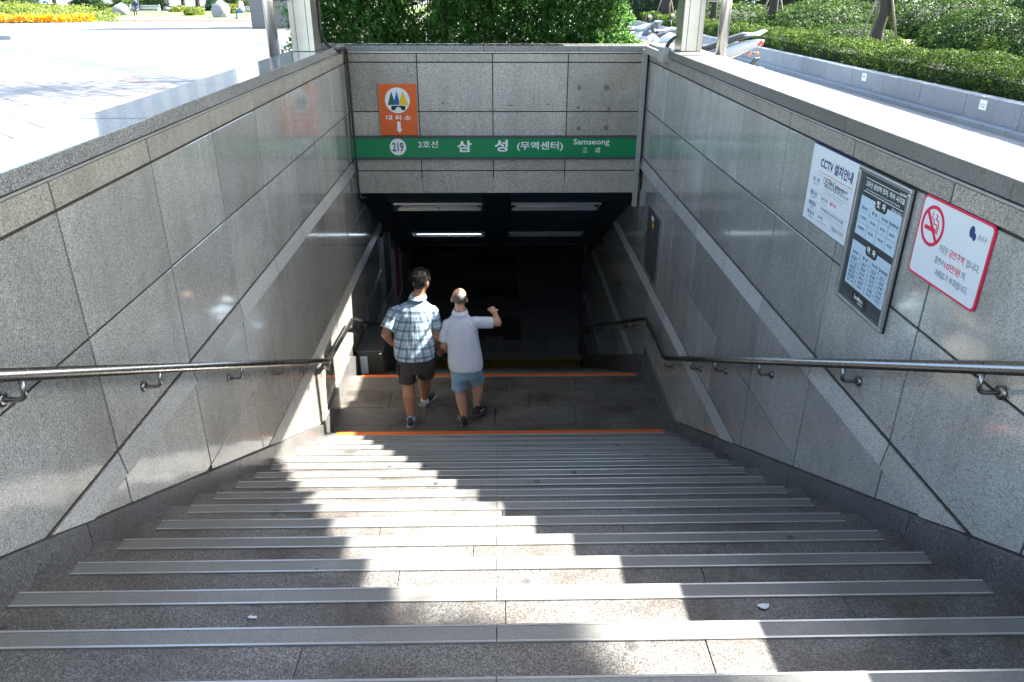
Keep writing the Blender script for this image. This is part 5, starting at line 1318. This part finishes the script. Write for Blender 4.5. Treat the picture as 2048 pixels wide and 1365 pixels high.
def man1():
    e = empty('person', (-.80, 6.55, ZLAND), 'dark-haired man in blue plaid shirt and charcoal shorts walking down, left of the two', 'person'); o = Vector(e.location)
    def q(x, y, z): t = max(0, z+3.22)*.13; return Vector((x*(1+t/6.6), y+t, z-t*.40))-o
    # joints
    pel = q(-.795, 6.56, -3.215); chest = q(-.795, 6.60, -2.83); neck = q(-.742, 6.60, -2.635)
    hc = q(-.706, 6.625, -2.475)
    hipL, kneeL, ankL = q(-.885, 6.55, -3.28), q(-.872, 6.53, -3.555), q(-.852, 6.40, -3.845)
    hipR, kneeR, ankR = q(-.705, 6.57, -3.28), q(-.728, 6.71, -3.555), q(-.748, 6.76, -3.835)
    shL, elL, wrL = q(-.955, 6.585, -2.775), q(-1.055, 6.50, -2.985), q(-1.012, 6.62, -3.135)
    shR, elR, wrR = q(-.615, 6.60, -2.785), q(-.592, 6.57, -3.055), q(-.556, 6.68, -3.215)
    b = MB()
    b.cap_(hipL, kneeL, .086, .066); b.cap_(kneeL, kneeL.lerp(ankL, .32)+V3(0, -.012, 0), .063, .067); b.cap_(kneeL.lerp(ankL, .32)+V3(0, -.012, 0), ankL, .065, .037)
    b.cap_(ankL, ankL+V3(0, .01, -.045), .034, .034)
    b.cap_(hipR, kneeR, .086, .066); b.cap_(kneeR, kneeR.lerp(ankR, .32)+V3(0, -.012, 0), .063, .066); b.cap_(kneeR.lerp(ankR, .32)+V3(0, -.012, 0), ankR, .064, .037)
    b.cap_(ankR, ankR+V3(.005, .01, -.04), .034, .034)
    b.ell(pel, (.125, .09, .10)); b.cap_(pel, chest, .11, .10); b.cap_(chest-V3(0, 0, .03), neck, .085, .05)
    b.cap_(neck-V3(0, 0, .03), hc-V3(0, -.005, .07), .058, .052)
    b.cap_(shL, elL, .040, .046); b.cap_(elL, wrL, .046, .030); b.cap_(shR, elR, .040, .046); b.cap_(elR, wrR, .045, .030)
    b.cap_(chest+V3(-.05, 0, -.02), shL-V3(0, 0, .02), .06, .03); b.cap_(chest+V3(.05, 0, -.02), shR-V3(0, 0, .02), .06, .03)
    hand(b, wrL, V3(.55, .6, -.6), V3(.8, -.5, .2), .35, 1, .95); hand(b, wrR, V3(.18, .25, -1), V3(-.6, .75, 0), .55, -1, .95)
    look = V3(.62, .78, -.05); rot = head(b, hc, look, 1.03)
    remesh(b, 'body', 'skin1', e, .0055, 2)
    # hair: cap of short black hair, tousled
    h_ = MB(); f = look.normalized()
    h_.ell(hc+V3(0, 0, .022)-f*.008, (.082, .099, .083), 22, 16, rot); h_.ell(hc-f*.035-V3(0, 0, .030), (.066, .055, .060), 18, 12, rot)
    st_ = MB()
    for _ in range(900):
        a_, t_ = random.uniform(0, 6.283), math.acos(random.uniform(-.25, 1)); d_ = Vector((math.sin(t_)*math.cos(a_), math.sin(t_)*math.sin(a_), math.cos(t_)))
        if d_.y > .55 and d_.z < .35: continue
        p_ = hc+V3(0, 0, .022)-f*.008+rot @ Vector((d_.x*.083, d_.y*.100, d_.z*.084)); g_ = (rot @ (d_*.55+Vector((random.gauss(0, .35), random.gauss(-.15, .35), random.gauss(.05, .3))))).normalized()
        st_.tube([p_-g_*.006, p_+g_*.010, p_+g_*.019+V3(0, 0, -.004)], [.0030, .0022, .0006], 4, cap=False)
    hb = remesh(h_, 'hair', 'hair', e, .0055, 1, disp=lambda c: .006*noise.noise(c*55)+.004*noise.noise(c*120)+.001)
    tag(st_.build('hair_strands', 'hair', hb), kind='stuff')
    for sd in (-1, 1): MB().ell(hc+rot @ Vector((sd*.028, .088, -.012)), .009).build('eye', 'eye', e)
    # plaid shirt
    s_ = MB(); s_.smooth = True
    R_ = [(-3.250, -.792, 6.50, .186, .125), (-3.20, -.792, 6.515, .196, .138), (-3.10, -.794, 6.545, .196, .142), (-2.98, -.797, 6.57, .190, .140), (-2.88, -.795, 6.585, .190, .134), (-2.80, -.787, 6.59, .192, .122), (-2.745, -.775, 6.592, .165, .105), (-2.70, -.762, 6.596, .105, .085), (-2.665, -.750, 6.60, .068, .068), (-2.625, -.744, 6.605, .062, .062)]
    s_.loft([ering(q(x, y, z+(.02 if i == 0 else 0)), rx, ry, n=28, sq=.86) for i, (z, x, y, rx, ry) in enumerate(R_)])
    eL = shL.lerp(elL, .62); eR = shR.lerp(elR, .60)
    s_.ell(shL+V3(.02, 0, -.01), (.075, .075, .062)); s_.ell(shR-V3(.02, 0, .01), (.075, .075, .062))
    for a, c, r0, r1 in ((shL, shL.lerp(elL, .78)+V3(-.006, -.005, 0), .070, .076), (shR, shR.lerp(elR, .70)+V3(.004, 0, 0), .068, .075)):
        d_ = c-a; s_.loft([limb_ring(a.lerp(c, t_), d_, r0+(r1-r0)*t_) for t_ in (0, .35, .7, 1)])
    def uvf(co):
        uv = np.zeros((len(co), 2)); C = co+np.array(o)
        for arm, (a, c) in enumerate(((shL, elL), (shR, elR))):
            A = np.array(a+o); D = np.array((c-a).normalized()); t_ = (C-A)@D
            pr = C-A-np.outer(t_, D); dist = np.linalg.norm(pr, axis=1)
            side = np.array([-1, 0, 0]) if arm == 0 else np.array([1, 0, 0])
            on = (t_ > -.02) & (dist < .105) & (((C[:, 0] < -.965) if arm == 0 else (C[:, 0] > -.625)))
            w_ = np.cross(D, [0, 1, 0]); ux = pr@w_
            uv[on, 0] = ux[on]+.02; uv[on, 1] = t_[on]
            uv[~on & (uv.sum(1) == 0)] = 0
            if arm == 0: m0 = on
            else: m1_ = on
        rest = ~(m0 | m1_); ang = np.arctan2(C[:, 0]+.79, -(C[:, 1]-6.58))
        uv[rest, 0] = ang[rest]*.19; uv[rest, 1] = C[rest, 2]+.02*np.abs(C[rest, 0]+.79)
        return uv
    def fold(c):
        return .006*noise.noise(Vector((c.x*9, c.y*7, c.z*3.2)))+.0035*noise.noise(Vector((c.x*26, c.y*18, c.z*6)))
    remesh(s_, 'shirt', 'plaid', e, .008, 3, uvfn=uvf, disp=fold)
    m = MB(); m.smooth = True   # collar
    m.loft([ering(q(-.742, 6.603, -2.640), .066, .066, n=24), ering(q(-.740, 6.606, -2.612), .062, .062, n=24, tilt=.15), ering(q(-.740, 6.604, -2.617), .071, .073, n=24, tilt=.15), ering(q(-.746, 6.596, -2.660), .092, .092, n=24)])
    remesh(m, 'collar', 'plaid', e, .006, 2, uvfn=lambda co: np.stack([co[:, 0]*1.0, co[:, 2]], 1))
    m = MB(); m.box(-.168, .168, 0, .012, -.004, .004)
    # shorts
    s_ = MB(); s_.smooth = True
    s_.loft([ering(q(-.795, 6.555, -3.40), .165, .115, n=24), ering(q(-.795, 6.555, -3.30), .180, .130, n=24), ering(q(-.795, 6.555, -3.17), .172, .125, n=24)])
    for a, c, r0, r1 in ((hipL+V3(.008, 0, -.02), q(-.884, 6.525, -3.515), .093, .088), (hipR+V3(-.008, 0, -.02), q(-.712, 6.665, -3.500), .093, .088)):
        s_.loft([limb_ring(a.lerp(c, t_), c-a, r0+(r1-r0)*t_, 20) for t_ in (0, .3, .6, .85, 1)])
    sh = remesh(s_, 'shorts', 'shorts1', e, .007, 2, disp=lambda c: .006*noise.noise(Vector((c.x*12, c.y*10, c.z*7)))+.003*noise.noise(c*30))
    for cx_, cy_ in ((-.958, 6.50), (-.625, 6.60)):
        m = MB().box(-.012, .012, -.05, .05, -.055, .055); m.build('cargo_pocket', 'shorts1', sh, bevel=.008, loc=q(cx_, cy_+.02, -3.36))
    # socks and shoes
    for (an, lc, yaw, pit) in ((ankL, q(-.853, 6.335, ZLAND), R(4), 0), (ankR, q(-.775, 6.74, ZLAND), R(-24), 0)):
        so_, mt = shoe(lc, yaw, pit, ('shoegrey', 'solewhite'), e, .98, accent='shoeblue')
        MB().tube([an+V3(0, .0, .03), an+V3(0, .0, -.02), an+V3(0, .005, -.05)], [.040, .041, .043], 14).build('sock', 'sock', e)
    return e
def man2():
    e = empty('person', (-.30, 6.5, ZLAND), 'balding man in pale polo and light blue shorts pointing right, right of the two', 'person'); o = Vector(e.location)
    def q(x, y, z): t = max(0, z+3.32)*.14; return Vector((x*(1+t/6.6), y+t, z-t*.40))-o
    pel = q(-.305, 6.53, -3.30); chest = q(-.345, 6.58, -2.97); neck = q(-.350, 6.59, -2.80); hc = q(-.354, 6.62, -2.665)
    hipL, kneeL, ankL = q(-.382, 6.52, -3.38), q(-.372, 6.55, -3.62), q(-.330, 6.42, -3.855)
    hipR, kneeR, ankR = q(-.228, 6.53, -3.37), q(-.192, 6.62, -3.585), q(-.212, 6.52, -3.805)
    shL, elL, wrL = q(-.480, 6.575, -2.925), q(-.512, 6.545, -3.135), q(-.470, 6.66, -3.255)
    shR, elR, wrR = q(-.205, 6.575, -2.905), q(.010, 6.57, -2.905), q(-.018, 6.745, -2.885)
    b = MB()
    for hp, kn, an in ((hipL, kneeL, ankL), (hipR, kneeR, ankR)):
        mid = kn.lerp(an, .34)+V3(0, -.012, 0)
        b.cap_(hp, kn, .074, .053); b.cap_(kn, mid, .051, .055); b.cap_(mid, an, .053, .031); b.cap_(an, an+V3(0, .01, -.035), .030, .030)
    b.ell(pel, (.10, .075, .09)); b.cap_(pel, chest, .095, .09); b.cap_(chest-V3(0, 0, .03), neck, .075, .045); b.cap_(neck-V3(0, 0, .03), hc-V3(0, 0, .06), .052, .048)
    b.cap_(shL, elL, .046, .037); b.cap_(elL, wrL, .036, .025); b.cap_(shR, elR, .046, .038); b.cap_(elR, wrR, .037, .025)
    b.cap_(chest+V3(-.04, 0, .03), shL, .07, .05); b.cap_(chest+V3(.04, 0, .03), shR, .07, .05)
    hand(b, wrL, V3(.15, .35, -1), V3(.8, .3, 0), .6, 1, .9); hand(b, wrR, V3(-.35, .75, .25), V3(.1, .2, -1), .6, -1, 1.05)
    look = V3(.06, 1, -.12); rot = head(b, hc, look, .93)
    remesh(b, 'body', 'skin2', e, .0052, 2)
    # thin band of cropped grey hair round the back and sides of the bald head
    m = MB(); m.smooth = True; f = look.normalized(); nu, nv = 36, 14; vs = []; fs = []
    for j in range(nv+1):
        for i in range(nu+1):
            a = R(180)+R(205)*(i/nu-.5)+R(90); t_ = R(74)+R(56)*j/nv + (R(14)*math.cos((i/nu-.5)*2*math.pi) if j < 3 else 0)*-(1-j/3) + R(5)*noise.noise(Vector((i*.5, j*.3, 2)))*(j < 2)
            d_ = Vector((.0765*math.sin(t_)*math.cos(a), .0925*math.sin(t_)*math.sin(a), .0865*math.cos(t_)))*.955*(1 if 0 < j < nv and 0 < i < nu else .965)
            if t_ > R(100): d_.x *= 1-.10*(t_-R(100))/R(30); 
            vs.append(hc+rot @ (d_+Vector((0, 0, .012*.93))))
    for j in range(nv):
        for i in range(nu): fs.append((j*(nu+1)+i, j*(nu+1)+i+1, (j+1)*(nu+1)+i+1, (j+1)*(nu+1)+i))
    m.add(vs, fs); ho = m.build('hair', 'greyhair', e); sm = ho.modifiers.new('solid', 'SOLIDIFY'); sm.thickness = .004; sm.offset = 0
    for sd in (-1, 1): MB().ell(hc+rot @ Vector((sd*.026, .083, -.012)), .008).build('eye', 'eye', e)
    s_ = MB(); s_.smooth = True
    R_ = [(-3.345, -.302, 6.495, .165, .118), (-3.30, -.305, 6.505, .170, .124), (-3.20, -.315, 6.53, .165, .126), (-3.10, -.325, 6.55, .158, .125), (-3.02, -.335, 6.565, .158, .120), (-2.95, -.342, 6.575, .162, .112), (-2.895, -.347, 6.58, .145, .098), (-2.85, -.35, 6.585, .092, .076), (-2.82, -.35, 6.588, .060, .062), (-2.79, -.35, 6.592, .056, .058)]
    s_.loft([ering(q(x, y, z+(.012*0)), rx, ry, n=28, sq=.88) for (z, x, y, rx, ry) in R_])
    for a, c, r0, r1 in ((shL+V3(.01, 0, 0), shL.lerp(elL, .80)+V3(-.004, 0, 0), .060, .062), (shR+V3(-.01, 0, 0), shR.lerp(elR, .80), .060, .058)):
        s_.loft([limb_ring(a.lerp(c, t_), c-a, r0+(r1-r0)*t_) for t_ in (0, .35, .7, 1)])
        s_.ell(a, (.062, .064, .056))
    remesh(s_, 'polo_shirt', 'polo', e, .0075, 3, disp=lambda c: .006*noise.noise(Vector((c.x*8+c.z*5, c.y*7, c.z*5-c.x*6)))+.0035*noise.noise(Vector((c.x*22+c.z*12, c.y*15, c.z*12-c.x*14))))
    m = MB(); m.smooth = True
    m.loft([ering(q(-.350, 6.590, -2.795), .060, .062, n=24), ering(q(-.350, 6.596, -2.768), .056, .058, n=24, tilt=.15), ering(q(-.350, 6.594, -2.772), .064, .066, n=24, tilt=.15), ering(q(-.350, 6.582, -2.815), .084, .084, n=24)])
    remesh(m, 'collar', 'polo', e, .006, 2)
    # raglan piping on the back
    m = MB()
    m.tube([q(-.425, 6.497, -2.87), q(-.462, 6.475, -2.93), q(-.484, 6.488, -3.00)], .0028, 6); m.tube([q(-.272, 6.497, -2.87), q(-.222, 6.478, -2.93), q(-.196, 6.492, -3.00)], .0028, 6)
    m.build('shoulder_piping', 'polotrim', e)
    s_ = MB(); s_.smooth = True
    s_.loft([ering(q(-.305, 6.535, -3.46), .140, .100, n=24), ering(q(-.305, 6.535, -3.38), .158, .115, n=24), ering(q(-.305, 6.53, -3.26), .152, .112, n=24)])
    for a, c, r0, r1 in ((hipL+V3(.004, 0, -.02), q(-.378, 6.535, -3.590), .080, .076), (hipR+V3(-.004, 0, -.02), q(-.206, 6.60, -3.54), .080, .077)):
        s_.loft([limb_ring(a.lerp(c, t_), c-a, r0+(r1-r0)*t_, 20) for t_ in (0, .3, .6, .85, 1)])
    remesh(s_, 'shorts', 'shorts2', e, .0065, 2, disp=lambda c: .006*noise.noise(Vector((c.x*12, c.y*10, c.z*8)))+.003*noise.noise(c*30))
    for (an, lc, yaw, pit, rl) in ((ankL, q(-.322, 6.345, ZLAND+.0), R(12), 0, 0), (ankR, q(-.235, 6.44, ZLAND+.062), R(-28), R(-13), 0)):
        so_, mt = shoe(lc, yaw, pit, ('shoeblack', 'solegrey'), e, .92, swoosh=True)
        MB().tube([an+V3(0, .0, .0), an+V3(0, .005, -.04)], [.033, .036], 14).build('sock', 'shoeblack', e)
    return e
man1(); man2()

for (px, py, k, r_, lb) in ((1526, 1213, 1, .022, 'pale scrap of paper beside the nosing on the right of the stairs'), (505, 1236, 1, .014, 'tiny white scrap on the left of the stairs'), (1410, 797, None, .035, 'dark dry leaf on the landing right of the men')):
    p = atz(px, py, (zt(k) if k is not None else ZLAND)+.003); pts = [(r_*math.cos(a)*random.uniform(.6, 1.2), .5*r_*math.sin(a)*random.uniform(.6, 1.2)) for a in [2*math.pi*i/9 for i in range(9)]]
    m = MB().prism(pts, lambda u, v, d: (u, v, d+.12*abs(u)), .001, .0022)
    m.build('paper_scrap' if k is not None else 'dry_leaf', 'signwhite' if k is not None else 'bark', None, loc=(p.x, p.y, p.z), label=lb, cat='litter')
# ================================================================== to metres
seen = set()
for ob in bpy.data.objects:
    if ob.type == 'MESH' and ob.data.name not in seen:
        seen.add(ob.data.name); ob.data.transform(Matrix.Scale(S, 4))
    if ob.type in ('MESH', 'EMPTY'):
        ob.location = ob.location*S
        for md in ob.modifiers:
            if md.type == 'BEVEL': md.width *= S
    if ob.parent is None and ob.type in ('MESH', 'EMPTY', 'CAMERA'): ob.location.z += LIFT
print('objects', len(bpy.data.objects), 'tris', sum(len(o.data.polygons) for o in bpy.data.objects if o.type == 'MESH'))
